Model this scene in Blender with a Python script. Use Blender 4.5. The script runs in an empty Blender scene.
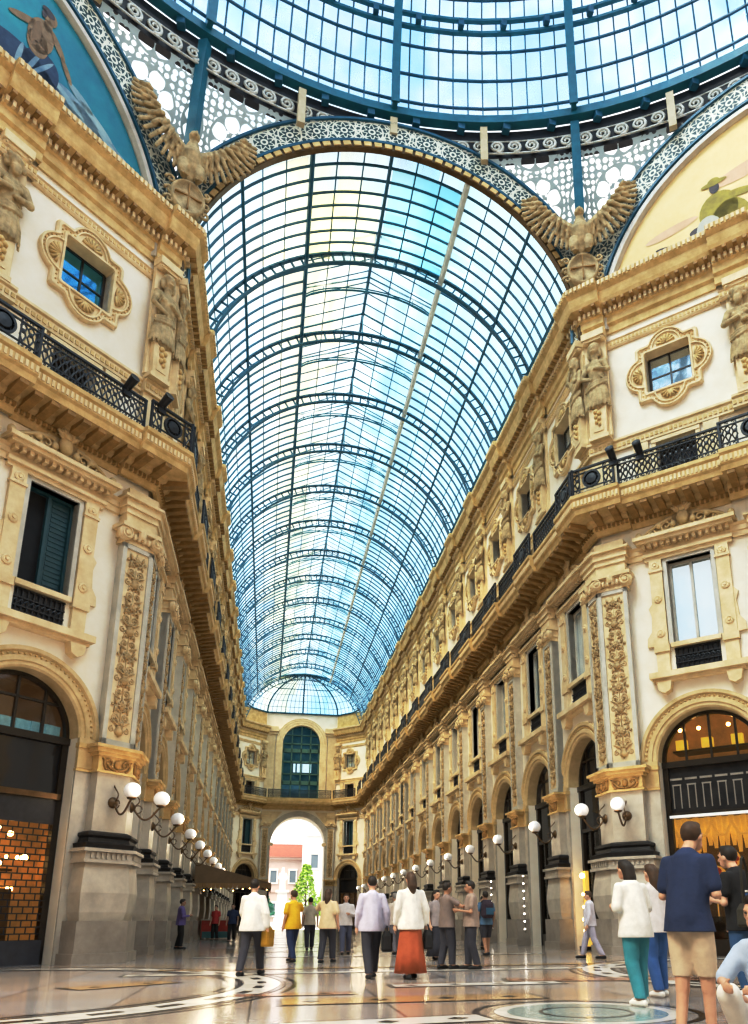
import bpy, bmesh, math, random
from mathutils import Vector, Matrix
random.seed(7)
PI = math.pi; Q = 2 ** -.5
sc = bpy.context.scene
FL = -.12   # floor level
COL = sc.collection
SIN, COS = math.sin, math.cos

# ------------------------------------------------------------------ materials
def new_mat(name):
    m = bpy.data.materials.new(name); m.use_nodes = True
    nt = m.node_tree; nt.nodes.clear()
    out = nt.nodes.new('ShaderNodeOutputMaterial')
    return m, nt, out
def N(nt, t, **kw):
    n = nt.nodes.new(t)
    for k, v in kw.items(): setattr(n, k, v)
    return n
def math_node(nt, op, a, b=None, c=None):
    n = nt.nodes.new('ShaderNodeMath'); n.operation = op
    for i, v in enumerate((a, b, c)):
        if v is None: continue
        if isinstance(v, (int, float)): n.inputs[i].default_value = v
        else: nt.links.new(v, n.inputs[i])
    return n.outputs[0]
def pmat(name, c1, c2=None, scale=3.0, rough=.6, metal=0.0, bump=0.0, bscale=30, emit=None, estr=0, spec=.5, detail=6):
    m, nt, out = new_mat(name)
    b = N(nt, 'ShaderNodeBsdfPrincipled'); nt.links.new(b.outputs[0], out.inputs[0])
    b.inputs['Roughness'].default_value = rough; b.inputs['Metallic'].default_value = metal
    b.inputs['Specular IOR Level'].default_value = spec
    tc = N(nt, 'ShaderNodeTexCoord')
    if c2 is None: c2 = tuple(v * .8 for v in c1)
    no = N(nt, 'ShaderNodeTexNoise'); no.inputs['Scale'].default_value = scale; no.inputs['Detail'].default_value = detail
    no.inputs['Roughness'].default_value = .65
    nt.links.new(tc.outputs['Object'], no.inputs['Vector'])
    r = N(nt, 'ShaderNodeValToRGB'); e = r.color_ramp.elements
    e[0].position = .35; e[0].color = (*c1, 1); e[1].position = .68; e[1].color = (*c2, 1)
    nt.links.new(no.outputs['Fac'], r.inputs[0]); nt.links.new(r.outputs[0], b.inputs['Base Color'])
    if bump:
        n2 = N(nt, 'ShaderNodeTexNoise'); n2.inputs['Scale'].default_value = bscale; n2.inputs['Detail'].default_value = 4
        nt.links.new(tc.outputs['Object'], n2.inputs['Vector'])
        bp = N(nt, 'ShaderNodeBump'); bp.inputs['Strength'].default_value = bump; bp.inputs['Distance'].default_value = .03
        nt.links.new(n2.outputs['Fac'], bp.inputs['Height']); nt.links.new(bp.outputs[0], b.inputs['Normal'])
    if emit:
        b.inputs['Emission Color'].default_value = (*emit, 1); b.inputs['Emission Strength'].default_value = estr
    return m

PLASTER = pmat('plaster_cream', (.92, .85, .74), (.86, .77, .64), 1.2, .75, bump=.05)
GOLD = pmat('stone_gold', (.77, .58, .30), (.55, .38, .15), 2.5, .62, bump=.25, bscale=14)
GOLDD = pmat('stone_gold_shaded', (.48, .29, .10), (.27, .15, .045), 3.5, .6, bump=.4, bscale=10)  # darker copy of the gold stone, soffit shade put into the colour
STONE = pmat('stone_cream', (.86, .71, .48), (.69, .53, .30), 1.8, .62, bump=.12, bscale=16)
STONEA = pmat('stone_arch', (.76, .60, .36), (.56, .41, .20), 1.8, .6, bump=.12, bscale=16)
GOLDR = pmat('stone_relief', (.64, .48, .27), (.44, .31, .15), 4, .6, bump=.3, bscale=20)
STATUE = pmat('stone_statue', (.62, .48, .28), (.33, .24, .12), 4, .65, bump=.35, bscale=22)
MARBLE = pmat('marble_grey', (.62, .56, .48), (.44, .39, .33), 1.4, .38, bump=.04)
MARBLED = pmat('marble_taupe', (.40, .35, .30), (.28, .24, .20), 1.6, .35, bump=.04)
FRAMEG = pmat('marble_blue_grey', (.68, .64, .57), (.54, .51, .45), 2, .4)
BLACKM = pmat('marble_black', (.012, .011, .012), (.035, .03, .028), 3, .5, spec=.3)
IRON = pmat('iron_teal', (.016, .14, .23), (.008, .085, .15), 2, .45, spec=.5)
IRONL = pmat('iron_teal_light', (.016, .19, .27), (.010, .13, .20), 2, .45)
IRONB = pmat('iron_black', (.012, .013, .018), (.03, .03, .035), 6, .4)
WHITEI = pmat('iron_white_paint', (.72, .72, .68), (.55, .54, .48), 3, .5)
CREAMI = pmat('post_cream', (.62, .52, .36), (.5, .4, .25), 2, .5)
DARKW = pmat('dark_timber', (.018, .013, .010), (.035, .024, .016), 4, .3)
DARKIN = pmat('unlit_interior', (.012, .012, .014), (.02, .02, .022), 2, .8)  # near-black colour stands in for the shade of unlit rooms
SHUTTER = pmat('shutter_teal', (.03, .10, .12), (.02, .07, .09), 3, .4)
BRONZE = pmat('bronze', (.20, .12, .06), (.12, .07, .03), 4, .35, .7)
WARMIN = pmat('interior_warm_glow', (.42, .22, .06), (.10, .05, .02), 1.2, .6, emit=(1.0, .50, .14), estr=.16)  # surface glows by itself in place of shop lamplight
GOLDIN = pmat('interior_gold_glow', (.80, .58, .16), (.55, .33, .06), 1.5, .5, emit=(1.0, .62, .14), estr=.5)  # gold walls and drapes with lamplight put in as self-glow
BROWNIN = pmat('interior_brown_glow', (.20, .11, .05), (.06, .03, .015), .9, .5, emit=(1.0, .5, .2), estr=.04)  # faint self-glow stands for light inside the shop
WARMDIM = pmat('interior_dim_glow', (.16, .08, .03), (.03, .018, .01), .8, .6, emit=(1.0, .45, .12), estr=.06)  # dim lamplight put into the surface as emission
YELBOX = pmat('yellow_box', (.85, .60, .04), (.7, .45, .03), 3, .4, emit=(1, .75, .1), estr=.5)  # boxes glow on their own as if lit inside the shop
BLUEFAB = pmat('blue_fabric', (.30, .58, .68), (.12, .32, .42), 5, .8, emit=(.3, .7, .85), estr=.12)  # slight self-glow stands for light on the fabric
FLORED = pmat('display_red', (.6, .05, .03), (.35, .02, .02), 5, .4, emit=(1, .1, .05), estr=.15)  # slight self-glow stands for light on the display
def emat(name, c, s):
    m, nt, out = new_mat(name); e = N(nt, 'ShaderNodeEmission'); e.inputs[0].default_value = (*c, 1); e.inputs[1].default_value = s
    no = N(nt, 'ShaderNodeTexNoise'); no.inputs['Scale'].default_value = 2
    nt.links.new(e.outputs[0], out.inputs[0]); return m
BULB = emat('bulb_warm', (1, .62, .22), 14)
BULBW = emat('bulb_white', (1, .93, .82), 9)
GLOBE = pmat('globe_opal', (.93, .92, .93), (.86, .86, .88), 1, .15, emit=(1, .96, .95), estr=.10)

def mirror_glass(name, c, rough=.04, metal=.75):
    m, nt, out = new_mat(name); b = N(nt, 'ShaderNodeBsdfPrincipled'); nt.links.new(b.outputs[0], out.inputs[0])
    b.inputs['Base Color'].default_value = (*c, 1); b.inputs['Roughness'].default_value = rough; b.inputs['Metallic'].default_value = metal
    tc = N(nt, 'ShaderNodeTexCoord'); no = N(nt, 'ShaderNodeTexNoise'); no.inputs['Scale'].default_value = 1.3
    nt.links.new(tc.outputs['Object'], no.inputs['Vector'])
    bp = N(nt, 'ShaderNodeBump'); bp.inputs['Strength'].default_value = .12; bp.inputs['Distance'].default_value = .05
    nt.links.new(no.outputs['Fac'], bp.inputs['Height']); nt.links.new(bp.outputs[0], b.inputs['Normal'])
    return m
PANE = mirror_glass('window_pane', (.62, .70, .74))
PANEB = mirror_glass('window_pane_vault_reflection', (.10, .42, .62), .05, .9)  # blue of the reflected vault put into the pane colour
PANED = mirror_glass('shop_glass_dark', (.035, .033, .035), .05, .5)

def shop_glass(name):
    m, nt, out = new_mat(name)
    t = N(nt, 'ShaderNodeBsdfTransparent'); t.inputs[0].default_value = (.9, .87, .82, 1)
    g = N(nt, 'ShaderNodeBsdfGlossy'); g.inputs['Roughness'].default_value = .03
    f = N(nt, 'ShaderNodeFresnel'); f.inputs[0].default_value = 1.5
    mx = N(nt, 'ShaderNodeMixShader')
    nt.links.new(f.outputs[0], mx.inputs[0]); nt.links.new(t.outputs[0], mx.inputs[1]); nt.links.new(g.outputs[0], mx.inputs[2])
    nt.links.new(mx.outputs[0], out.inputs[0]); return m
CLEAR = shop_glass('shop_glass_clear')

def roof_glass(name, ramp_x=True):
    """old wired roof glass: see-through with a milky film; cream and sea-blue tint by position stands in for the view through it"""
    m, nt, out = new_mat(name); L = nt.links.new
    tc = N(nt, 'ShaderNodeTexCoord'); sep = N(nt, 'ShaderNodeSeparateXYZ'); L(tc.outputs['Object'], sep.inputs[0])
    no = N(nt, 'ShaderNodeTexNoise'); no.inputs['Scale'].default_value = .22; no.inputs['Detail'].default_value = 3
    L(tc.outputs['Object'], no.inputs['Vector'])
    n2 = N(nt, 'ShaderNodeTexNoise'); n2.inputs['Scale'].default_value = .9; n2.inputs['Detail'].default_value = 5
    mp = N(nt, 'ShaderNodeMapping'); mp.inputs['Scale'].default_value = (1.6, .25, 1.0); L(tc.outputs['Object'], mp.inputs[0]); L(mp.outputs[0], n2.inputs['Vector'])
    r = N(nt, 'ShaderNodeValToRGB'); e = r.color_ramp.elements
    if ramp_x:
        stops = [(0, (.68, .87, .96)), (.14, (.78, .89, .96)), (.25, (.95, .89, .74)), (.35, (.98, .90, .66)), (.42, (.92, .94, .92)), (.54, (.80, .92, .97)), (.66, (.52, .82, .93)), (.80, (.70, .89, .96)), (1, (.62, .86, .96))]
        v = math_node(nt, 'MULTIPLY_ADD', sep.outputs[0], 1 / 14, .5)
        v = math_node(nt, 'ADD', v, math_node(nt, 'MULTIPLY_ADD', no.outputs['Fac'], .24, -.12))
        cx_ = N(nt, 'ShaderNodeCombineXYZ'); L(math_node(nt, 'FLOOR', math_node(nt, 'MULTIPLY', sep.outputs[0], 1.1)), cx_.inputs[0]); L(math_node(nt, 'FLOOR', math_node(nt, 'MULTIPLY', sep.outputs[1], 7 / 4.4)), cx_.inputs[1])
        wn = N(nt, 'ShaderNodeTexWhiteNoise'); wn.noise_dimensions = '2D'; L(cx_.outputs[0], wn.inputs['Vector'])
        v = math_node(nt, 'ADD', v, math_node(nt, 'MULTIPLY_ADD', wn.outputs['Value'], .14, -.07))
    else:
        stops = [(0, (.34, .62, .90)), (.40, (.52, .74, .95)), (.50, (.74, .84, .98)), (.60, (.50, .74, .95)), (1, (.32, .62, .90))]
        v = no.outputs['Fac']
    while len(e) < len(stops): e.new(.5)
    for i, (p, c) in enumerate(stops): e[i].position = p; e[i].color = (*c, 1)
    L(v, r.inputs[0])
    t = N(nt, 'ShaderNodeBsdfTransparent'); L(r.outputs[0], t.inputs[0])
    d = N(nt, 'ShaderNodeBsdfTranslucent'); L(r.outputs[0], d.inputs[0])
    g = N(nt, 'ShaderNodeBsdfGlossy'); g.inputs['Roughness'].default_value = .15; g.inputs[0].default_value = (.5, .7, .8, 1)
    mx = N(nt, 'ShaderNodeMixShader')
    fac = N(nt, 'ShaderNodeValToRGB'); fac.color_ramp.elements[0].position = .42; fac.color_ramp.elements[0].color = (.03,) * 3 + (1,)
    fac.color_ramp.elements[1].position = .72; fac.color_ramp.elements[1].color = (.42,) * 3 + (1,)
    L(n2.outputs['Fac'], fac.inputs[0]); L(fac.outputs[0], mx.inputs[0]); L(t.outputs[0], mx.inputs[1]); L(d.outputs[0], mx.inputs[2])
    m2 = N(nt, 'ShaderNodeMixShader'); m2.inputs[0].default_value = .05
    L(mx.outputs[0], m2.inputs[1]); L(g.outputs[0], m2.inputs[2]); L(m2.outputs[0], out.inputs[0])
    return m
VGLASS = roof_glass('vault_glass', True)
DGLASS = roof_glass('dome_glass', False)

def uv_polar(nt, cell):
    """radius / angle inside repeating uv cells"""
    uv = N(nt, 'ShaderNodeUVMap'); sep = N(nt, 'ShaderNodeSeparateXYZ'); nt.links.new(uv.outputs[0], sep.inputs[0])
    x = math_node(nt, 'SUBTRACT', math_node(nt, 'FRACT', math_node(nt, 'DIVIDE', sep.outputs[0], cell)), .5)
    y = math_node(nt, 'SUBTRACT', math_node(nt, 'FRACT', math_node(nt, 'DIVIDE', sep.outputs[1], cell)), .5)
    r = math_node(nt, 'SQRT', math_node(nt, 'ADD', math_node(nt, 'MULTIPLY', x, x), math_node(nt, 'MULTIPLY', y, y)))
    a = math_node(nt, 'ARCTAN2', y, x)
    return sep, x, y, r, a
def band_mat():
    """cast-iron band: white rosettes and scrolls on dark blue"""
    m, nt, out = new_mat('arch_band_filigree'); L = nt.links.new
    sep, x, y, r, a = uv_polar(nt, 1.0)
    pet = math_node(nt, 'COSINE', math_node(nt, 'MULTIPLY', a, 8))
    edge = math_node(nt, 'ABSOLUTE', math_node(nt, 'SUBTRACT', r, math_node(nt, 'MULTIPLY_ADD', pet, .07, .27)))
    w1 = math_node(nt, 'LESS_THAN', edge, .035)
    w2 = math_node(nt, 'LESS_THAN', math_node(nt, 'ABSOLUTE', math_node(nt, 'SUBTRACT', r, .40)), .03)
    w3 = math_node(nt, 'LESS_THAN', math_node(nt, 'ABSOLUTE', math_node(nt, 'SUBTRACT', r, .10)), .035)
    w4 = math_node(nt, 'GREATER_THAN', math_node(nt, 'ABSOLUTE', y), .44)
    uvs = N(nt, 'ShaderNodeUVMap'); vo = N(nt, 'ShaderNodeTexVoronoi'); vo.feature = 'DISTANCE_TO_EDGE'; vo.inputs['Scale'].default_value = 6.5
    L(uvs.outputs[0], vo.inputs['Vector'])
    w5 = math_node(nt, 'MULTIPLY', math_node(nt, 'GREATER_THAN', r, .42), math_node(nt, 'LESS_THAN', vo.outputs['Distance'], .11))
    w = math_node(nt, 'MAXIMUM', math_node(nt, 'MAXIMUM', math_node(nt, 'MAXIMUM', w1, w2), math_node(nt, 'MAXIMUM', w3, w4)), w5)
    b = N(nt, 'ShaderNodeBsdfPrincipled'); b.inputs['Roughness'].default_value = .5
    mx = N(nt, 'ShaderNodeMix'); mx.data_type = 'RGBA'
    mx.inputs[6].default_value = (.03, .075, .085, 1); mx.inputs[7].default_value = (.80, .78, .66, 1)
    L(w, mx.inputs[0]); L(mx.outputs[2], b.inputs['Base Color'])
    bp = N(nt, 'ShaderNodeBump'); bp.inputs['Distance'].default_value = .05; bp.inputs['Strength'].default_value = .6
    L(w, bp.inputs['Height']); L(bp.outputs[0], b.inputs['Normal'])
    L(b.outputs[0], out.inputs[0]); return m
BAND = band_mat()
def lattice_mat():
    """pierced white iron screen: a big eight-petal star of round openings and a fringe of small ones; the openings are real holes (transparent)"""
    m, nt, out = new_mat('pierced_screen'); L = nt.links.new
    sep, x, y, r, a = uv_polar(nt, 2.3)
    seg = math_node(nt, 'SUBTRACT', math_node(nt, 'FRACT', math_node(nt, 'MULTIPLY', math_node(nt, 'ADD', a, PI), 8 / (2 * PI))), .5)
    ang = math_node(nt, 'MULTIPLY', seg, 2 * PI / 8)
    px = math_node(nt, 'SUBTRACT', math_node(nt, 'MULTIPLY', r, math_node(nt, 'COSINE', ang)), .325)
    py = math_node(nt, 'MULTIPLY', r, math_node(nt, 'SINE', ang))
    d = math_node(nt, 'SQRT', math_node(nt, 'ADD', math_node(nt, 'MULTIPLY', px, px), math_node(nt, 'MULTIPLY', py, py)))
    h1 = math_node(nt, 'LESS_THAN', d, .116)
    h2 = math_node(nt, 'LESS_THAN', math_node(nt, 'MULTIPLY_ADD', math_node(nt, 'COSINE', math_node(nt, 'MULTIPLY', a, 8)), .02, r), .185)
    uvs = N(nt, 'ShaderNodeUVMap'); vo = N(nt, 'ShaderNodeTexVoronoi'); vo.inputs['Scale'].default_value = 4.2; vo.inputs['Randomness'].default_value = .35
    L(uvs.outputs[0], vo.inputs['Vector'])
    h3 = math_node(nt, 'MULTIPLY', math_node(nt, 'GREATER_THAN', r, .46), math_node(nt, 'LESS_THAN', vo.outputs['Distance'], .43))
    ring = math_node(nt, 'GREATER_THAN', math_node(nt, 'ABSOLUTE', math_node(nt, 'SUBTRACT', r, .44)), .018)
    tri = math_node(nt, 'MULTIPLY', math_node(nt, 'LESS_THAN', math_node(nt, 'ABSOLUTE', math_node(nt, 'SUBTRACT', r, .245)), .02), math_node(nt, 'GREATER_THAN', math_node(nt, 'ABSOLUTE', seg), .40))
    h = math_node(nt, 'MULTIPLY', math_node(nt, 'MAXIMUM', math_node(nt, 'MAXIMUM', h1, h2), math_node(nt, 'MAXIMUM', h3, tri)), ring)
    b = N(nt, 'ShaderNodeBsdfPrincipled'); b.inputs['Roughness'].default_value = .5; b.inputs['Base Color'].default_value = (.42, .47, .46, 1)
    t = N(nt, 'ShaderNodeBsdfTransparent'); mx = N(nt, 'ShaderNodeMixShader')
    L(h, mx.inputs[0]); L(b.outputs[0], mx.inputs[1]); L(t.outputs[0], mx.inputs[2]); L(mx.outputs[0], out.inputs[0])
    return m
SCREEN = lattice_mat()

def floor_mat():
    m, nt, out = new_mat('floor_marble'); L = nt.links.new
    tc = N(nt, 'ShaderNodeTexCoord')
    br = N(nt, 'ShaderNodeTexBrick'); br.offset = 0; br.inputs['Scale'].default_value = 1
    br.inputs['Brick Width'].default_value = 1.6; br.inputs['Row Height'].default_value = 1.6; br.inputs['Mortar Size'].default_value = .015
    br.inputs['Color1'].default_value = (.44, .35, .27, 1); br.inputs['Color2'].default_value = (.40, .40, .42, 1); br.inputs['Mortar'].default_value = (.12, .10, .09, 1)
    L(tc.outputs['Object'], br.inputs['Vector'])
    no = N(nt, 'ShaderNodeTexNoise'); no.inputs['Scale'].default_value = 1.6; no.inputs['Detail'].default_value = 8; L(tc.outputs['Object'], no.inputs['Vector'])
    r = N(nt, 'ShaderNodeValToRGB'); r.color_ramp.elements[0].color = (.62, .58, .56, 1); r.color_ramp.elements[1].color = (1.15, 1.1, 1.05, 1)
    L(no.outputs['Fac'], r.inputs[0])
    mx = N(nt, 'ShaderNodeMix'); mx.data_type = 'RGBA'; mx.blend_type = 'MULTIPLY'; mx.inputs[0].default_value = 1
    L(br.outputs['Color'], mx.inputs[6]); L(r.outputs[0], mx.inputs[7])
    b = N(nt, 'ShaderNodeBsdfPrincipled'); L(mx.outputs[2], b.inputs['Base Color']); b.inputs['Roughness'].default_value = .15
    b.inputs['Specular IOR Level'].default_value = .7
    n3 = N(nt, 'ShaderNodeTexNoise'); n3.inputs['Scale'].default_value = .8; L(tc.outputs['Object'], n3.inputs['Vector'])
    bp = N(nt, 'ShaderNodeBump'); bp.inputs['Strength'].default_value = .10; bp.inputs['Distance'].default_value = .05
    L(n3.outputs['Fac'], bp.inputs['Height']); L(bp.outputs[0], b.inputs['Normal'])
    L(b.outputs[0], out.inputs[0]); return m
FLOOR = floor_mat()
INW = pmat('inlay_white', (.74, .70, .64), (.60, .56, .52), 3, .16, spec=.7)
INB = pmat('inlay_black', (.03, .028, .028), (.06, .055, .05), 3, .16, spec=.7)
INT = pmat('inlay_teal', (.24, .31, .31), (.32, .37, .36), 3, .16, spec=.7)
INR = pmat('inlay_rose', (.46, .26, .17), (.38, .22, .15), 3, .16, spec=.7)
INO = pmat('inlay_ochre', (.50, .34, .17), (.40, .26, .13), 3, .16, spec=.7)
ALLM = {}

# ------------------------------------------------------------------ mesh builder
class MB:
    def __init__(s): s.v = []; s.f = []; s.uv = None; s.mi = []; s.cur = 0
    def add(s, vs, fs):
        o = len(s.v); s.v += [tuple(p) for p in vs]
        for f in fs: s.f.append(tuple(i + o for i in f)); s.mi.append(s.cur)
    def box(s, x0, x1, y0, y1, z0, z1, T=None):
        vs = [(x, y, z) for z in (z0, z1) for y in (y0, y1) for x in (x0, x1)]
        if T: vs = [T(*p) for p in vs]
        s.add(vs, [(0, 2, 3, 1), (4, 5, 7, 6), (0, 1, 5, 4), (1, 3, 7, 5), (3, 2, 6, 7), (2, 0, 4, 6)])
    def taper(s, x0, x1, y0, y1, z0, z1, tx, ty=None):
        """box whose top is scaled by tx/ty about its centre"""
        ty = tx if ty is None else ty
        cx, cy = (x0 + x1) / 2, (y0 + y1) / 2
        vs = [(x, y, z0) for y in (y0, y1) for x in (x0, x1)] + [(cx + (x - cx) * tx, cy + (y - cy) * ty, z1) for y in (y0, y1) for x in (x0, x1)]
        s.add(vs, [(0, 2, 3, 1), (4, 5, 7, 6), (0, 1, 5, 4), (1, 3, 7, 5), (3, 2, 6, 7), (2, 0, 4, 6)])
    def quad(s, a, b, c, d): s.add([a, b, c, d], [(0, 1, 2, 3)])
    def prism(s, poly, y0, y1, T=None):
        n = len(poly)
        vs = [(x, y0, z) for x, z in poly] + [(x, y1, z) for x, z in poly]
        if T: vs = [T(*p) for p in vs]
        s.add(vs, [tuple(range(n))[::-1], tuple(range(n, 2 * n))] + [(i, (i + 1) % n, n + (i + 1) % n, n + i) for i in range(n)])
    def loft(s, rings, closed=True, caps=True):
        n = len(rings[0]); o = len(s.v); s.v += [tuple(p) for r in rings for p in r]
        fs = []
        for k in range(len(rings) - 1):
            for i in range(n if closed else n - 1):
                j = (i + 1) % n
                fs.append((o + k * n + i, o + k * n + j, o + (k + 1) * n + j, o + (k + 1) * n + i))
        if caps and closed:
            fs.append(tuple(o + i for i in range(n))[::-1]); fs.append(tuple(o + (len(rings) - 1) * n + i for i in range(n)))
        for f in fs: s.f.append(f); s.mi.append(s.cur)
    def lathe(s, prof, n=16, c=(0, 0, 0), axis='z'):
        rings = []
        for r, z in prof:
            ring = []
            for i in range(n):
                a = 2 * PI * i / n
                p = (r * COS(a), r * SIN(a), z)
                if axis == 'y': p = (p[0], p[2], p[1])
                ring.append((c[0] + p[0], c[1] + p[1], c[2] + p[2]))
            rings.append(ring)
        s.loft(rings)
    def ball(s, c, rx, ry=None, rz=None, n=10, m=7):
        ry = rx if ry is None else ry; rz = rx if rz is None else rz
        s.loft([[(c[0] + rx * SIN(PI * k / m) * COS(2 * PI * i / n), c[1] + ry * SIN(PI * k / m) * SIN(2 * PI * i / n), c[2] - rz * COS(PI * k / m)) for i in range(n)] for k in range(1, m)]
               )
    def tube(s, pts, r, n=5, caps=True):
        pts = [Vector(p) for p in pts]; rs = r if isinstance(r, (list, tuple)) else [r] * len(pts)
        up = Vector((0, 0, 1)); rings = []; pu = None
        for i, p in enumerate(pts):
            d = (pts[min(i + 1, len(pts) - 1)] - pts[max(i - 1, 0)])
            if d.length < 1e-9: d = Vector((0, 0, 1))
            d.normalize()
            if pu is None:
                a = Vector((0, 1, 0)) if abs(d.y) < .9 else Vector((1, 0, 0))
                u = d.cross(a).normalized()
            else:
                u = (pu - d * pu.dot(d))
                u = u.normalized() if u.length > 1e-6 else pu
            pu = u; w = d.cross(u)
            rings.append([p + (u * COS(2 * PI * k / n + .4) + w * SIN(2 * PI * k / n + .4)) * rs[i] for k in range(n)])
        s.loft(rings, caps=caps)
    def spiral(s, cx, cz, y, r0, turns, th, a0=0, dirn=1, n=5, seg=14):
        pts = []; rr = []
        T = max(8, int(seg * turns))
        for i in range(T + 1):
            t = i / T; a = a0 + dirn * 2 * PI * turns * t; r = r0 * (1 - .86 * t)
            pts.append((cx + r * COS(a), y + .02 * t, cz + r * SIN(a))); rr.append(th * (1 - .4 * t))
        s.tube(pts, rr, n)
    def arc(s, cx, cz, prof, a0, a1, n, T=None, closed=True):
        """sweep profile [(r, y)] round an arc in the xz plane"""
        rings = []
        for i in range(n + 1):
            a = a0 + (a1 - a0) * i / n
            ring = [(cx + r * COS(a), y, cz + r * SIN(a)) for r, y in prof]
            if T: ring = [T(*p) for p in ring]
            rings.append(ring)
        s.loft(rings, closed=closed, caps=closed)
    def rot(s, fn): s.v = [tuple(fn(*p)) for p in s.v]; return s
    def mirror(s): s.v = [(-x, y, z) for x, y, z in s.v]; s.f = [f[::-1] for f in s.f]; return s
    def shift(s, dx, dy, dz): s.v = [(x + dx, y + dy, z + dz) for x, y, z in s.v]; return s
    def merge(s, o):
        k = len(s.v); s.v += o.v; s.f += [tuple(i + k for i in f) for f in o.f]; s.mi += o.mi
    def mesh(s, name, mats, smooth=False):
        me = bpy.data.meshes.new(name); me.from_pydata(s.v, [], s.f)
        if not isinstance(mats, (list, tuple)): mats = [mats]
        for m in mats: me.materials.append(m)
        if len(mats) > 1: me.polygons.foreach_set('material_index', s.mi)
        if smooth:
            me.polygons.foreach_set('use_smooth', [True] * len(me.polygons))
        if s.uv:
            ul = me.uv_layers.new(name='UVMap')
            for lp in me.loops: ul.data[lp.index].uv = s.uv[lp.vertex_index]
        me.update(); return me

def link(name, me, parent=None, loc=(0, 0, 0), rz=0.0):
    o = bpy.data.objects.new(name, me); COL.objects.link(o); o.parent = parent; o.location = loc; o.rotation_euler = (0, 0, rz); return o
def empty(name, loc=(0, 0, 0), rz=0.0):
    o = link(name, None, None, loc, rz); o.empty_display_size = .2; return o
def tag(o, label, cat, group=None):
    o['label'] = label; o['category'] = cat
    if group: o['group'] = group
    return o
def struct(o, label=None):
    o['kind'] = 'structure'
    if label: o['label'] = label
    return o
class Mod:
    """a module: nested list of (part name, mesh, [children]) in local coordinates whose base is z0"""
    def __init__(s, z0=0): s.z0 = z0; s.parts = []
    def part(s, name, mb, mat, smooth=False, kids=None, label=None):
        mb.shift(0, 0, -s.z0)
        p = (name, mb.mesh(name, mat, smooth), [], label, (0, 0, 0), 0)
        (s.parts if kids is None else kids).append(p); return p[2]
    def put(s, name, loc, rz, scale=None):
        r = empty(name, (loc[0], loc[1], s.z0), rz)
        if scale: r.scale = scale
        def rec(ps, par):
            for nm, me, kids, lab, l, rr in ps:
                o = link(nm, me, par, l, rr)
                if lab: o['label'] = lab
                rec(kids, o)
        rec(s.parts, r); return r

ORD = 'nearest second third fourth fifth sixth seventh eighth ninth tenth eleventh twelfth thirteenth fourteenth fifteenth sixteenth'.split()

# ------------------------------------------------------------------ plan
P0, PP, NB = 4.55, 4.40, 14              # first pilaster, pitch, number
PIL = [P0 + PP * k for k in range(NB)]   # pilasters along each arm wall (y)
BAY = [2.4] + [P0 + PP * (k + .5) for k in range(NB - 1)]   # bay centres
YE = 61.8                                 # where the arm walls stop
DB = [2.65, 7.35]; DP = [5.0]             # diagonal wall: bay centres and pilaster
DLEN = 14.0
def T_R(s, n, z): return (7 - n, s, z)
def T_D(s, n, z): return (7 + Q * s - Q * n, -Q * s - Q * n, z)
def T_S(s, n, z): return (7 - Q * s - Q * n, YE + Q * s - Q * n, z)     # angled end panel, s 0..4.24
def T_E(s, n, z): return (s, YE + 3 - n, z)
SIDES = {'right': 1, 'left': -1}
def place(side, wall, s, n=0.0):
    """world xy and z rotation for a module standing on a wall"""
    x, y, _ = {'arm': T_R, 'diag': T_D, 'bay': T_S, 'end': T_E}[wall](s, n, 0)
    r = {'arm': PI / 2, 'diag': 3 * PI / 4, 'bay': 3 * PI / 4, 'end': PI}[wall]
    if side == 'left': x, r = -x, -r
    return (x, y), r

# ------------------------------------------------------------------ walls with real openings
A_R, A_Z = 1.42, 5.25       # shop arch radius and springing
def facade(mb, T, s0, s1, centres, z_top=22.0, hidoor=True):
    edges = [s0] + [(a + b) / 2 for a, b in zip(centres, centres[1:])] + [s1]
    def rect(a, b, z0, z1): 
        if b - a > 1e-6: mb.quad(T(a, 0, z0), T(b, 0, z0), T(b, 0, z1), T(a, 0, z1))
    for i, c in enumerate(centres):
        a, b = edges[i], edges[i + 1]
        rect(a, c - A_R, FL, 6.9); rect(c + A_R, b, FL, 6.9)
        K = 20; pts = [(c - A_R * COS(PI * k / K), A_Z + A_R * SIN(PI * k / K)) for k in range(K + 1)]
        for (x0, z0), (x1, z1) in zip(pts, pts[1:]):
            mb.quad(T(x0, 0, z0), T(x1, 0, z1), T(x1, 0, 6.9), T(x0, 0, 6.9))
            mb.quad(T(x0, 0, z0), T(x0, -.55, z0), T(x1, -.55, z1), T(x1, 0, z1))
        for sx in (-1, 1):
            mb.quad(T(c + sx * A_R, 0, FL), T(c + sx * A_R, -.55, FL), T(c + sx * A_R, -.55, A_Z), T(c + sx * A_R, 0, A_Z))
        rect(a, b, 6.9, 7.85)
        zc = 7.85
        for h, z0, z1 in ((.65, 7.85, 11.4), (.62, 13.9, 15.55), (.72, 17.42, 18.95)):
            rect(a, b, zc, z0); rect(a, c - h, z0, z1); rect(c + h, b, z0, z1); zc = z1
            for p, q in (((c - h, z0), (c + h, z0)), ((c + h, z0), (c + h, z1)), ((c + h, z1), (c - h, z1)), ((c - h, z1), (c - h, z0))):
                mb.quad(T(p[0], 0, p[1]), T(p[0], -.4, p[1]), T(q[0], -.4, q[1]), T(q[0], 0, q[1]))
        rect(a, b, zc, z_top)
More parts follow.
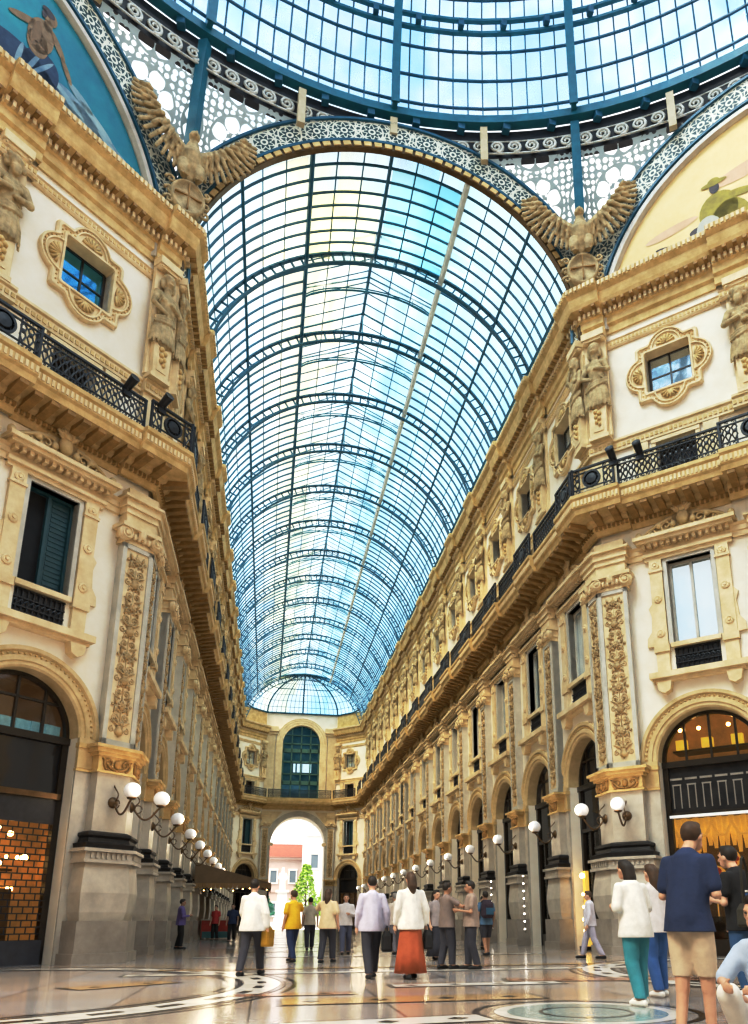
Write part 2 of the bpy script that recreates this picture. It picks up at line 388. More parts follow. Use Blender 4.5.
for side in SIDES:
    for nm, T, s0, s1, cs in (('wall_' + side, T_R, 0, YE, BAY), ('wall_' + side + '_diagonal', T_D, 0, DLEN, [2.65, 7.0, 11.35]), ('wall_' + side + '_end', T_S, 0, 4.24, [2.2])):
        mb = MB(); facade(mb, T, s0, s1, cs)
        if side == 'left': mb.mirror()
        struct(link(nm, mb.mesh(nm, PLASTER)))

# end wall with the great exit arch and the big arched window
EA_R, EA_Z = 2.95, 9.0; EW_H, EW_Z0, EW_Z1 = 2.1, 13.9, 20.3
mb = MB()
def er(a, b, z0, z1): mb.quad(T_E(a, 0, z0), T_E(b, 0, z0), T_E(b, 0, z1), T_E(a, 0, z1))
def arch_hole(c, r, zs, ztop, w, z0, dep):
    er(c - w, c - r, z0, ztop); er(c + r, c + w, z0, ztop)
    K = 28; pts = [(c - r * COS(PI * k / K), zs + r * SIN(PI * k / K)) for k in range(K + 1)]
    for (x0, a0), (x1, a1) in zip(pts, pts[1:]):
        mb.quad(T_E(x0, 0, a0), T_E(x1, 0, a1), T_E(x1, 0, ztop), T_E(x0, 0, ztop))
        mb.quad(T_E(x0, 0, a0), T_E(x0, -dep, a0), T_E(x1, -dep, a1), T_E(x1, 0, a1))
    for sx in (-1, 1): mb.quad(T_E(c + sx * r, 0, z0), T_E(c + sx * r, -dep, z0), T_E(c + sx * r, -dep, zs), T_E(c + sx * r, 0, zs))
arch_hole(0, EA_R, EA_Z, 12.2, 4.0, FL, 2.5); er(-4, 4, 12.2, 13.9); arch_hole(0, EW_H, EW_Z1, 23.8, 4.0, 13.9, .6)
struct(link('wall_end', mb.mesh('wall_end', PLASTER)))

# the rest of the octagon, behind and beside the camera
for side in SIDES:
    sg = SIDES[side]
    mb = MB(); facade(mb, lambda s, n, z: (7 + Q * s - Q * n, -33.8 + Q * s + Q * n, z), 0, DLEN, [2.65, 7.0, 11.35])
    for c in (2.65, 7.0, 11.35): mb.quad(*[(7 + Q * s + .4, -33.8 + Q * s - .4, z) for s, z in ((c - 2, FL), (c + 2, FL), (c + 2, 21), (c - 2, 21))])
    if side == 'left': mb.mirror()
    struct(link('wall_%s_back_diagonal' % side, mb.mesh('back_diagonal', PLASTER)), 'facade behind the camera, %s' % side)
    mb = MB()
    for y in (-9.9, -23.9): mb.quad((16.9, y, FL), (44, y, FL), (44, y, 22), (16.9, y, 22))
    mb.quad((44, -9.9, FL), (44, -23.9, FL), (44, -23.9, 22), (44, -9.9, 22)); mb.quad((7, -33.8, FL), (7, -60, FL), (7, -60, 22), (7, -33.8, 22)); mb.quad((7, -60, FL), (0, -60, FL), (0, -60, 22), (7, -60, 22))
    if side == 'left': mb.mirror()
    struct(link('wall_%s_arm' % side, mb.mesh('side_arm', STONE)), 'walls of the arcade arm out of view, %s' % side)
# floor and its inlays
mb = MB(); mb.quad((-46, -62, FL), (46, -62, FL), (46, YE + 5.5, FL), (-46, YE + 5.5, FL))
floor = struct(link('floor', mb.mesh('floor', FLOOR)))
def flat_ring(mb, cx, cy, r0, r1, a0, a1, n, z):
    pts0 = [(cx + r0 * COS(a0 + (a1 - a0) * i / n), cy + r0 * SIN(a0 + (a1 - a0) * i / n), z) for i in range(n + 1)]
    pts1 = [(cx + r1 * COS(a0 + (a1 - a0) * i / n), cy + r1 * SIN(a0 + (a1 - a0) * i / n), z) for i in range(n + 1)]
    mb.add(pts0 + pts1, [(i, n + 1 + i, n + 2 + i, i + 1) for i in range(n)])
def inlay(name, cx, cy, r0, r1, dash):
    w, b = MB(), MB(); z = FL + .004
    flat_ring(w, cx, cy, r0, r1, 0, 2 * PI, 96, z)
    for a, c in ((r0 - .1, r0 - .03), (r1 + .03, r1 + .1), (r0 - .26, r0 - .18), (r1 + .2, r1 + .27)): flat_ring(b, cx, cy, a, c, 0, 2 * PI, 96, z)
    m = (r0 + r1) / 2
    for k in range(dash):
        a = 2 * PI * k / dash; flat_ring(b, cx, cy, m - .07, m + .07, a, a + .9 * PI / dash, 4, z + .003)
    o = link(name, w.mesh(name, INW), floor); link('border_lines', b.mesh('border_lines', INB), o)
inlay('circle_inlay', -8.1, -7.6, 4.75, 5.3, 36)
inlay('circle_inlay', 8.1, -7.6, 4.75, 5.3, 36)
def medallion(cx, cy, r):
    t, w, b = MB(), MB(), MB()
    flat_ring(t, cx, cy, 0, r, 0, 2 * PI, 48, FL + .004); flat_ring(w, cx, cy, r, r + .14, 0, 2 * PI, 48, FL + .004); flat_ring(b, cx, cy, r + .3, r + .38, 0, 2 * PI, 48, FL + .004)
    flat_ring(b, cx, cy, r * .55, r * .6, 0, 2 * PI, 32, FL + .007)
    o = link('medallion_inlay', t.mesh('medallion_inlay', INT), floor); link('medallion_rim', w.mesh('rim', INW), o); link('medallion_line', b.mesh('line', INB), o)
medallion(.35, -12.45, .85); medallion(4.2, -11.2, .8)
def panel_inlay(cx, cy, lx, ly, rz, c):
    """rectangular framed marble panel in the floor"""
    def qd(mb, x0, x1, y0, y1, z):
        pts = [(x0, y0), (x1, y0), (x1, y1), (x0, y1)]
        mb.quad(*[(cx + x * COS(rz) - y * SIN(rz), cy + x * SIN(rz) + y * COS(rz), z) for x, y in pts])
    a, b, d, e = MB(), MB(), MB(), MB()
    qd(b, -lx, lx, -ly, ly, FL + .003); qd(a, -lx + .07, lx - .07, -ly + .07, ly - .07, FL + .006)
    n = max(1, int(lx / .35))
    for k in range(n):
        x = -lx + lx * 2 * (k + .5) / n
        pts = [(x - .12, 0), (x, -ly * .3), (x + .12, 0), (x, ly * .3)]
        d.quad(*[(cx + p * COS(rz) - q_ * SIN(rz), cy + p * SIN(rz) + q_ * COS(rz), FL + .009) for p, q_ in pts])
    o = link('panel_inlay', b.mesh('panel_inlay', INB), floor); link('panel_field', a.mesh('panel_field', c), o); link('panel_diamonds', d.mesh('panel_diamonds', INB), o)
panel_inlay(-1.85, -12.75, 1.1, .32, .12, INW)
panel_inlay(-1.2, -10.6, 1.7, .42, 0, INO); panel_inlay(-5.2, -7.4, .9, .35, .7, INO); panel_inlay(-4.2, -13.2, 1.0, .5, .2, INO)
panel_inlay(2.6, -8.2, 1.8, .4, -.2, INR); panel_inlay(.2, -8.6, 1.4, .3, 0, INW); panel_inlay(-2.7, -9.6, .9, .25, 0, INR)
panel_inlay(0, -5.2, 5.6, .3, 0, INW); panel_inlay(0, -3.8, 5.2, .3, 0, INO); panel_inlay(1.5, -14.2, 1.3, .3, 0, INR); panel_inlay(-2.6, -14.3, 1.3, .35, 0, INO)
for k in range(8): panel_inlay(0, 1.5 + 7.5 * k, 5.0, .35, 0, INW); panel_inlay(0, 5.2 + 7.5 * k, 4.4, .45, 0, INO)

# ------------------------------------------------------------------ mouldings swept along the walls
def wall_path(hw, res, segs=('diag', 'arm')):
    """list of (T, s, ressaut) stations along diagonal + arm (right-hand side), corner marked by None"""
    p = []
    if 'diag' in segs:
        p.append((T_D, DLEN, 0)); 
        for c in (9.0, 5.0): p += [(T_D, c + hw, 0), (T_D, c + hw, res), (T_D, c - hw, res), (T_D, c - hw, 0)]
        p += [(T_D, hw + .1, 0), (T_D, hw + .1, res)]
        p.append(('corner', 0, res))
        p += [(T_R, hw + .05, res), (T_R, hw + .05, 0)]
    else: p.append((T_R, 0, 0))
    for y in PIL[:-1]: p += [(T_R, y - hw, 0), (T_R, y - hw, res), (T_R, y + hw, res), (T_R, y + hw, 0)]
    p += [('inner', 0, 0)]
    p += [(T_S, 4.24, 0)]
    return p
TAN = math.tan(PI / 8)
def station(T, s, d, z):
    if T == 'corner': return (7 - d, -TAN * d, z)
    if T == 'inner': return (7 - d, YE - TAN * d, z)
    return T(s, d, z)
def sweep(mb, path, prof):
    mb.loft([[station(T, s, r + d, z) for d, z in prof] for T, s, r in path])
def along(mb, path, w, gap, d0, d1, z0, z1, drop=0.0):
    """little blocks repeated along the straight runs"""
    for (Ta, sa, ra), (Tb, sb, rb) in zip(path, path[1:]):
        A, B = Vector(station(Ta, sa, ra + d0, 0)), Vector(station(Tb, sb, rb + d0, 0))
        A2, B2 = Vector(station(Ta, sa, ra + d1, 0)), Vector(station(Tb, sb, rb + d1, 0))
        L = min((B - A).length, (B2 - A2).length)
        if L < w * 1.6 or abs(ra - rb) > .01: continue
        u = (B2 - A2).normalized(); nrm = Vector((-u.y, u.x, 0))
        mid = (A + B) / 2 if (B - A).length < (B2 - A2).length else (A2 + B2) / 2 - nrm * (d1 - d0)
        n = max(1, int(L / gap)); st = L / n
        for k in range(n):
            c = mid + u * (st * (k + .5) - L / 2)
            a, b = c - u * w / 2, c + u * w / 2
            e0, e1 = nrm * 0, nrm * (d1 - d0)
            vs = [a + e0, b + e0, b + e1, a + e1]
            mb.add([(p.x, p.y, z0 + (drop if i > 1 else 0)) for i, p in enumerate(vs)] + [(p.x, p.y, z1) for p in vs], [(0, 3, 2, 1), (4, 5, 6, 7), (0, 1, 5, 4), (1, 2, 6, 5), (2, 3, 7, 6), (3, 0, 4, 7)])
TRN = [0]
def trim(build, mat, label, kids=()):
    for side in SIDES:
        TRN[0] += 1
        def mk(fn, m, nm, par=None):
            mb = MB(); fn(mb)
            if side == 'left': mb.mirror()
            return link(nm, mb.mesh(nm, m), par)
        o = struct(mk(build, mat, 'trim_%d' % TRN[0]), label % side)
        for nm, fn, m in kids: mk(fn, m, nm, o)
pc = wall_path(.62, .17)
ps = wall_path(.95, .16)
trim(lambda mb: sweep(mb, pc, [(-.05, 20.35), (.07, 20.35), (.07, 20.62), (.16, 20.70), (.16, 20.95), (.22, 21.0), (.22, 21.22), (.52, 21.30), (.57, 21.42), (.62, 21.62), (.62, 21.72), (.75, 21.84), (.78, 22.05), (-.05, 22.12)]),
     GOLD, 'deep gold crowning cornice of the %s wall', (
     ('dentil_row', lambda mb: along(mb, pc, .09, .17, .2, .33, 21.02, 21.2), STONE),
     ('modillion_row', lambda mb: along(mb, pc, .12, .30, .2, .52, 21.2, 21.32), GOLDD),
     ('upper_bead_row', lambda mb: along(mb, pc, .09, .15, .74, .81, 21.86, 22.03), STONE)))
trim(lambda mb: sweep(mb, ps, [(-.05, 12.75), (.05, 12.75), (.08, 12.9), (.16, 12.95), (.16, 13.06), (.30, 13.12), (.34, 13.22), (.90, 13.25), (.94, 13.40), (1.0, 13.46), (1.0, 13.70), (1.06, 13.76), (1.06, 13.88), (-.05, 13.9)]),
     GOLD, 'balcony ledge running along the %s wall', (
     ('soffit_bracket_row', lambda mb: along(mb, ps, .22, .42, .2, .88, 13.02, 13.25, .12), GOLDD),
     ('egg_moulding', lambda mb: along(mb, ps, .08, .14, .08, .19, 12.92, 13.04), GOLDD),
     ('lip_moulding', lambda mb: along(mb, ps, .07, .12, .98, 1.025, 13.5, 13.68), STONE)))
pn = wall_path(.55, .16)
trim(lambda mb: sweep(mb, pn, [(-.05, 15.72), (.1, 15.72), (.1, 16.02), (.16, 16.06), (.16, 16.14), (-.05, 16.16)]), STONE, 'stone string course over the balcony doors of the %s wall', (
     ('fret_blocks', lambda mb: along(mb, pn, .10, .15, .09, .125, 15.82, 15.94), GOLD),))
trim(lambda mb: sweep(mb, pn, [(-.05, 19.72), (.05, 19.72), (.09, 19.78), (.09, 19.96), (.13, 20.0), (-.05, 20.04)]), STONE, 'slim string course under the cornice of the %s wall', (
     ('fret_blocks', lambda mb: along(mb, pn, .08, .13, .08, .11, 19.82, 19.93), GOLD),))
trim(lambda mb: sweep(mb, pn, [(-.05, 11.62), (.08, 11.62), (.08, 11.78), (.12, 11.8), (.12, 11.95), (.2, 12.02), (-.05, 12.06)]), STONE, 'stone band level with the pediments of the %s wall')

# ------------------------------------------------------------------ pilasters
def arabesque(mb, hw, z0, z1, y, seed=1):
    """shallow carved candelabrum: stem, urns, paired tendrils and leaves"""
    rnd = random.Random(seed); t = MB(); t.tube([(0, 0, z0), (0, 0, z1)], .022, 5)
    def leaf(x, z, a, L, w): t.tube([(x, .0, z), (x + COS(a) * L * .5, .06, z + SIN(a) * L * .5), (x + COS(a) * L, .02, z + SIN(a) * L)], [w * .7, w, w * .2], 5)
    z = z0 + .16; k = 0
    while z < z1 - .2:
        c = k % 4; s = hw * (.80, .66, .9, .55)[c]
        if c == 0:
            t.lathe([(.02, z - .13), (.10, z - .1), (.15, z), (.07, z + .07), (.12, z + .12), (.02, z + .14)], 8)
            for sx in (-1, 1):
                leaf(0, z + .12, PI / 2 - sx * .5, .2, .04); leaf(0, z + .12, PI / 2 - sx * 1.1, .22, .035); t.spiral(sx * s * .72, z + .02, 0, s * .3, 1.3, .024, PI / 2, -sx, 4, 10)
        elif c == 1 or c == 3:
            for sx in (-1, 1):
                t.spiral(sx * s * .55, z, 0, s * .5, 1.7, .028, -PI / 2, sx, 5, 12); t.ball((sx * s * .55, .03, z), .038, .04, .038, 6, 4)
                leaf(sx * s * .3, z - .16, PI / 2 - sx * 1.2, .24, .035); leaf(sx * s * .9, z + .12, PI / 2 + sx * .4, .16, .03); leaf(sx * s * .2, z + .16, PI / 2 - sx * .9, .18, .03)
        else:
            for i in range(8): leaf(0, z, 2 * PI * (i + .5) / 8, s * .42, .04)
            t.ball((0, .05, z), .06, .05, .06, 7, 5)
            for sx in (-1, 1): leaf(sx * s * .5, z + .02, PI / 2 - sx * .3, .18, .04); leaf(sx * s * .5, z - .02, -PI / 2 + sx * .3, .18, .04); t.ball((sx * s * .8, .03, z), .05, .04, .05, 6, 4)
        z += .34; k += 1
    t.v = [(px, y + py * .8, pz) for px, py, pz in t.v]; mb.merge(t)
def volute(mb, cx, cz, y, r):
    mb.lathe([(.02, -.1), (r, -.1), (r, .02), (r * .8, .05), (r * .35, .05), (r * .3, .1), (.02, .1)], 16, (cx, y, cz), 'y')
    mb.spiral(cx, cz, y + .06, r * .92, 1.9, r * .13, PI / 2, 1 if cx > 0 else -1)
def pilaster_mod(hw, mini=False):
    m = Mod(0); d = .30
    b = MB(); b.box(-hw - .24, hw + .24, -.05, d + .26, FL, .85); b.box(-hw - .28, hw + .28, -.05, d + .3, FL, .12); m.part('plinth', b, MARBLED)
    b = MB(); b.loft([[(-hw - x, -.05, z), (hw + x, -.05, z), (hw + x, d + x * .95, z), (-hw - x, d + x * .95, z)] for z, x in ((.85, .12), (1.05, .17), (1.5, .20), (1.95, .16), (2.2, .13))]); m.part('dado', b, MARBLE)
    b = MB()
    for z0, z1, x in ((2.2, 2.28, .24), (2.28, 2.46, .2), (2.46, 2.54, .27)): b.box(-hw - x, hw + x, -.05, d + x, z0, z1)
    for k in range(9):
        x = -hw - .1 + (2 * hw + .2) * k / 8; b.box(x - .035, x + .035, d + .19, d + .225, 2.3, 2.44)
    m.part('dado_cap', b, MARBLE)
    b = MB(); b.loft([[(-hw - x, -.05, z), (hw + x, -.05, z), (hw + x, d + x, z), (-hw - x, d + x, z)] for z, x in ((2.54, .2), (2.66, .22), (2.70, .12), (2.80, .10), (2.86, .14), (2.92, .13), (2.97, .04))]); m.part('base_moulding', b, BLACKM)
    b = MB(); b.box(-hw, hw, -.05, d, 2.97, 4.42); m.part('lower_shaft', b, MARBLE)
    b = MB(); b.box(-hw - .02, hw + .02, -.05, d + .02, 4.42, 5.1)
    for z0, z1, x in ((4.42, 4.48, .07), (4.86, 4.92, .08), (4.92, 5.02, .16), (5.02, 5.1, .22)): b.box(-hw - x, hw + x, -.05, d + x, z0, z1)
    kids = m.part('impost_block', b, GOLD)
    b = MB()
    for sx in (-1, 1):
        b.spiral(sx * hw * .5, 4.68, d + .04, .15, 1.5, .035, -PI / 2, sx); b.tube([(0, d + .04, 4.52), (sx * .2, d + .06, 4.56), (sx * hw * .9, d + .03, 4.8)], [.04, .04, .02], 5)
    b.ball((0, d + .04, 4.68), .1, .06, .12, 8, 6); m.part('carved_scrolls', b, GOLDD, True, kids)
    b = MB(); b.box(-hw, hw, -.05, d - .06, 5.1, 10.75)
    w = .11
    b.box(-hw, -hw + w, -.05, d, 5.1, 10.75); b.box(hw - w, hw, -.05, d, 5.1, 10.75); b.box(-hw, hw, -.05, d, 10.63, 10.75); b.box(-hw, hw, -.05, d, 5.1, 5.3)
    kids = m.part('upper_shaft', b, FRAMEG)
    b = MB(); b.box(-hw + w, hw - w, d - .08, d - .04, 5.3, 10.63); k2 = m.part('relief_panel', b, STONE, False, kids)
    b = MB(); arabesque(b, hw - w, 5.4, 10.55, d - .03); m.part('carved_foliage', b, GOLDR, True, kids)
    b = MB(); b.box(-hw - .02, hw + .02, -.05, d + .02, 10.75, 10.83); b.box(-hw, hw, -.05, d, 10.83, 10.92); b.box(-hw - .12, hw + .12, -.05, d + .16, 11.16, 11.26); b.box(-hw - .04, hw + .04, -.05, d + .08, 10.9, 11.16)
    for sx in (-1, 1): volute(b, sx * (hw + .02), 10.98, d + .1, .18)
    for k in range(7):
        x = -hw * .7 + hw * 1.4 * k / 6; b.ball((x, d + .08, 10.98), .06, .06, .09, 6, 5)
    b.ball((0, d + .14, 11.12), .12, .07, .16, 8, 6)
    m.part('capital', b, STONE)
    b = MB(); b.box(-hw - .02, hw + .02, -.05, d + .02, 11.26, 12.4)
    for z0, z1, x in ((11.62, 11.78, .06), (11.8, 12.02, .12), (12.02, 12.08, .2)): b.box(-hw - x, hw + x, -.05, d + x, z0, z1)
    m.part('entablature_block', b, STONE)
    return m
PILM = pilaster_mod(.42)
for side in SIDES:
    for k, y in enumerate(PIL[:-1]):
        (x, yy), r = place(side, 'arm', y)
        o = PILM.put('pilaster', (x, yy), r)
        tag(o, '%s marble pilaster after the corner pier along the %s wall of the arcade' % (ORD[k].replace('nearest', 'first'), side), 'pilaster', 'pilasters of the %s arcade wall' % side)
    (x, yy), r = place(side, 'diag', 5.0)
    o = PILM.put('pilaster', (x, yy), r, None); tag(o, 'marble pilaster beyond the near %s shop arch, at the picture edge' % side, 'pilaster')
    (x, yy), r = place(side, 'end', -3.55 if side == 'right' else -3.55)
    if side == 'right': x = 3.55
    o = PILM.put('pilaster', (x if side == 'right' else -3.55, yy), PI); tag(o, 'pilaster %s of the exit arch on the far end wall' % side, 'pilaster')

def corner_pier(side):
    """big pier wrapping the corner between the diagonal wall and the arcade wall"""
    e = .80; sgn = SIDES[side]
    root = empty('corner_pier', (sgn * 7, 0, 0))
    def ring(d, z, ex=0.0):
        return [T_D(e + ex, -.05, z), T_D(e + ex, d, z), station('corner', 0, d, z), T_R(e - .08 + ex, d, z), T_R(e - .08 + ex, -.05, z)]
    def part(name, lev, mat, par=root, extra=None, smooth=False):
        mb = MB()
        if lev: mb.loft([ring(d, z, ex) for z, d, ex in lev])
        if extra: extra(mb)
        if side == 'left': mb.mirror()
        mb.shift(-sgn * 7, 0, 0)
        return link(name, mb.mesh(name, mat, smooth), par)
    def steps(*a):
        l = []
        for z0, z1, x in a: l += [(z0, .34 + x, x), (z1, .34 + x, x)]
        return l
    part('plinth', steps((FL, .12, .36), (.12, .85, .30)), MARBLED)
    part('dado', [(z, .34 + x, x) for z, x in ((.85, .16), (1.05, .22), (1.5, .26), (1.95, .21), (2.2, .17))], MARBLE)
    def keys(mb):
        for T in (T_D, T_R):
            for k in range(8):
                s = -.1 + .14 * k; mb.box(s - .035, s + .035, .6, .625, 2.3, 2.44, T)
    part('dado_cap', steps((2.2, 2.28, .29), (2.28, 2.46, .25), (2.46, 2.54, .33)), MARBLE, extra=keys)
    part('base_moulding', [(z, .34 + x, x) for z, x in ((2.54, .24), (2.66, .27), (2.70, .15), (2.80, .12), (2.86, .17), (2.92, .16), (2.97, .04))], BLACKM)
    part('lower_shaft', steps((2.97, 4.42, 0)), MARBLE)
    imp = part('impost_block', steps((4.42, 4.48, .08), (4.48, 4.84, .03), (4.84, 4.92, .1), (4.92, 5.02, .18), (5.02, 5.1, .25)), GOLD)
    def carve(mb):
        for T in (T_D, T_R):
            t = MB()
            for sx in (-1, 1):
                t.spiral(.32 + sx * .24, 4.66, .4, .15, 1.5, .035, -PI / 2, sx); t.tube([(.32, .4, 4.5), (.32 + sx * .2, .42, 4.55), (.32 + sx * .42, .39, 4.78)], [.04, .04, .02], 5)
            t.ball((.32, .4, 4.66), .1, .06, .12, 8, 6); t.rot(T); mb.merge(t)
    part('carved_scrolls', None, GOLDD, imp, carve, True)
    sh = part('upper_shaft', steps((5.1, 10.75, -.06)), FRAMEG)
    def frame(mb):
        for T, a, b in ((T_D, -.14, e), (T_R, -.14, e - .08)):
            for s0, s1, z0, z1 in ((a, a + .12, 5.1, 10.75), (b - .12, b, 5.1, 10.75), (a, b, 5.1, 5.3), (a, b, 10.62, 10.75)): mb.box(s0, s1, .26, .345, z0, z1, T)
    part('panel_frame', None, FRAMEG, sh, frame)
    def pnl(mb):
        for T, a, b in ((T_D, -.02, e - .12), (T_R, -.02, e - .2)): mb.box(a, b, .26, .30, 5.3, 10.62, T)
    part('relief_panel', None, STONE, sh, pnl)
    def fol(mb):
        for T, c, h in ((T_D, .33, .36), (T_R, .29, .32)):
            t = MB(); arabesque(t, h, 5.4, 10.55, .30, 3); t.shift(c, 0, 0); t.rot(T); mb.merge(t)
    part('carved_foliage', None, GOLDR, sh, fol, True)
    def cap(mb):
        for T in (T_D, T_R):
            t = MB()
            for k in range(6): t.ball((-.05 + .15 * k, .42, 10.96), .06, .07, .1, 6, 5)
            volute(t, .82 if T is T_D else .75, 10.98, .42, .2); volute(t, -.10, 10.98, .46, .16); t.ball((.34, .46, 11.1), .13, .08, .17, 8, 6)
            t.rot(T); mb.merge(t)
    part('capital', steps((10.75, 10.83, .02), (10.83, 10.92, -.01), (10.92, 11.14, .06), (11.14, 11.26, .18)), STONE, extra=cap)
    part('entablature_block', steps((11.26, 11.62, .0), (11.62, 11.8, .05), (11.8, 12.02, .11), (12.02, 12.1, .2), (12.1, 12.4, 0)), STONE)
    part('attic_block', steps((13.9, 16.1, -.18), (16.16, 20.62, -.20)), STONE)
    tag(root, 'tall ornate corner pier where the %s diagonal wall meets the arcade' % side, 'pier')
for s_ in SIDES: corner_pier(s_)

# ------------------------------------------------------------------ first floor windows
def window_mod(dark=False):
    m = Mod(7.2)
    b = MB()
    for sx in (-1, 1):
        b.box(sx * .65 if sx > 0 else -.77, .77 if sx > 0 else -.65, -.3, .06, 8.72, 11.5)
    b.box(-.77, .77, -.3, .06, 11.4, 11.52)
    m.part('inner_frame', b, FRAMEG)
    b = MB()
    for sx in (-1, 1):
        x = sx * .98
        b.box(x - .19, x + .19, -.02, .12, 7.6, 11.5); b.box(x - .23, x + .23, -.02, .17, 8.5, 8.72); b.box(x - .22, x + .22, -.02, .16, 11.1, 11.18)
        for z in (9.1, 10.2, 11.3): b.lathe([(.02, .11), (.13, .11), (.13, .15), (.09, .17), (.05, .15), (.04, .19), (.01, .19)], 10, (x, 0, z), 'y')
        pts = [(sx * 1.17, 8.72), (sx * 1.42, 8.74), (sx * 1.40, 9.0), (sx * 1.26, 9.2), (sx * 1.22, 9.7), (sx * 1.30, 9.95), (sx * 1.17, 10.1)]
        b.prism(pts if sx < 0 else pts[::-1], -.02, .08)
    kids = m.part('jamb_pilasters', b, STONE)
    b = MB(); b.box(-1.3, 1.3, -.02, .12, 11.5, 12.0); b.box(-1.34, 1.34, -.02, .2, 11.62, 11.72); b.box(-1.42, 1.42, -.02, .42, 12.0, 12.1); b.box(-1.5, 1.5, -.02, .5, 12.1, 12.22)
    for k in range(14): x = -1.24 + 2.48 * k / 13; b.box(x - .05, x + .05, .1, .32, 11.88, 12.0)
    kids = m.part('pediment', b, STONE)
    b = MB()
    pts = [(-1.4, 12.22), (1.4, 12.22)] + [(1.4 * COS(PI * k / 14) , 12.24 + .62 * SIN(PI * k / 14) ** 1.6) for k in range(15)]
    b.prism(pts, 0, .14)
    for sx in (-1, 1):
        b.spiral(sx * .5, 12.5, .2, .25, 1.7, .05, PI / 2, sx); b.spiral(sx * .98, 12.36, .2, .14, 1.4, .04, PI / 2, sx)
        b.tube([(sx * .3, .2, 12.72), (sx * .75, .24, 12.6), (sx * 1.4, .2, 12.26)], [.06, .06, .03], 5); b.ball((sx * 1.38, .22, 12.36), .11, .1, .13, 8, 6)
    for i in range(7):
        a = PI * (i + .5) / 7; b.tube([(COS(a) * .1, .22, 12.9), (COS(a) * .3, .26, 12.95 + SIN(a) * .26)], [.07, .04], 5)
    for sx in (-1, 1): b.ball((sx * .72, .22, 12.55), .12, .08, .1, 7, 5); b.ball((sx * .3, .24, 12.5), .1, .08, .12, 7, 5)
    b.ball((0, .2, 12.66), .2, .14, .26, 8, 6); b.ball((0, .24, 12.94), .12, .1, .12, 8, 6)
    for i in range(5):
        a = PI * (i + .5) / 5; b.tube([(0, .2, 12.8), (COS(a) * .26, .24, 12.86 + SIN(a) * .2)], [.07, .03], 5)
    b.v = [(x, y, 12.22 + (z - 12.22) * 1.0) for x, y, z in b.v]; m.part('carved_crest', b, STONEA, True, kids)
    b = MB(); b.box(-1.3, 1.3, -.02, .22, 7.56, 7.66); b.box(-1.38, 1.38, -.02, .34, 7.66, 7.84); b.box(-.72, .72, -.05, .14, 8.6, 8.74)
    for sx in (-1, 1):
        b.prism([(sx * .98 - .22, 7.56), (sx * .98 - .16, 7.28), (sx * .98, 7.2), (sx * .98 + .16, 7.28), (sx * .98 + .22, 7.56)][::-1], -.02, .26)
    m.part('sill', b, STONE)
    b = MB(); b.box(-.65, .65, -.1, -.04, 7.84, 8.6)
    for k in range(9):
        x = -.56 + 1.12 * k / 8
        b.tube([(x, .0, 7.88), (x, .0, 8.56)], .018, 4)
        b.spiral(x, 8.22, 0, .07, 1.2, .014, 0, 1, 4, 10)
    for z in (7.88, 8.12, 8.34, 8.56): b.box(-.65, .65, -.02, .02, z - .018, z + .018)
    m.part('iron_grille', b, IRONB)
    b = MB(); b.box(-.04, .04, -.3, -.2, 8.74, 11.4); b.box(-.65, .65, -.3, -.2, 11.32, 11.4); b.box(-.65, -.58, -.3, -.2, 8.74, 11.4); b.box(.58, .65, -.3, -.2, 8.74, 11.4)
    if dark:
        m.part('sash', b, SHUTTER)
        b = MB(); b.box(-.64, -.1, -.34, -.31, 8.74, 11.35)
        for k in range(18): b.box(-.6, -.14, -.31, -.29, 8.85 + .135 * k, 8.93 + .135 * k)
        m.part('shutter', b, SHUTTER, label='teal shutter')
        b = MB(); b.box(-.65, .65, -.5, -.42, 7.84, 11.4); m.part('room_shade_sheet', b, DARKIN)  # dark sheet painted in for the shaded room behind
    else:
        kids = m.part('sash', b, FRAMEG)
        b = MB(); b.box(-.62, .62, -.28, -.26, 8.74, 11.36); m.part('pane', b, PANE)
    return m
WIN = window_mod(); WIND = window_mod(True)
def door_mod():
    m = Mod(13.9)
    b = MB(); b.box(-.76, -.62, -.02, .08, 13.9, 15.66); b.box(.62, .76, -.02, .08, 13.9, 15.66); b.box(-.76, .76, -.02, .1, 15.55, 15.68)
    for sx in (-1, 1): b.box(sx * 1.1 - .24, sx * 1.1 + .24, -.02, .09, 13.9, 15.7); b.box(sx * 1.1 - .15, sx * 1.1 + .15, .08, .12, 14.2, 15.5)
    m.part('door_surround', b, STONE)
    b = MB(); b.box(-.62, .62, -.4, -.36, 13.9, 15.55); kids = m.part('pane', b, PANED)
    b = MB(); b.box(-.04, .04, -.37, -.3, 13.9, 15.55); b.box(-.62, .62, -.37, -.3, 14.8, 14.86); m.part('glazing_bar', b, DARKW)
    return m
DOOR = door_mod()
def cart_outline(theta, k):
    """square with a round lobe on every side"""
    ct, st = COS(theta), SIN(theta); hs = 1.02 * k
    r1 = hs / max(abs(ct), abs(st))
    best = r1
    for i in range(4):
        a = i * PI / 2; cx, cz, rr = .78 * COS(a), .78 * SIN(a), .62 * k + .0
        bq = ct * cx + st * cz; disc = bq * bq - (cx * cx + cz * cz - rr * rr)
        if disc > 0: best = max(best, bq + math.sqrt(disc))
    return best
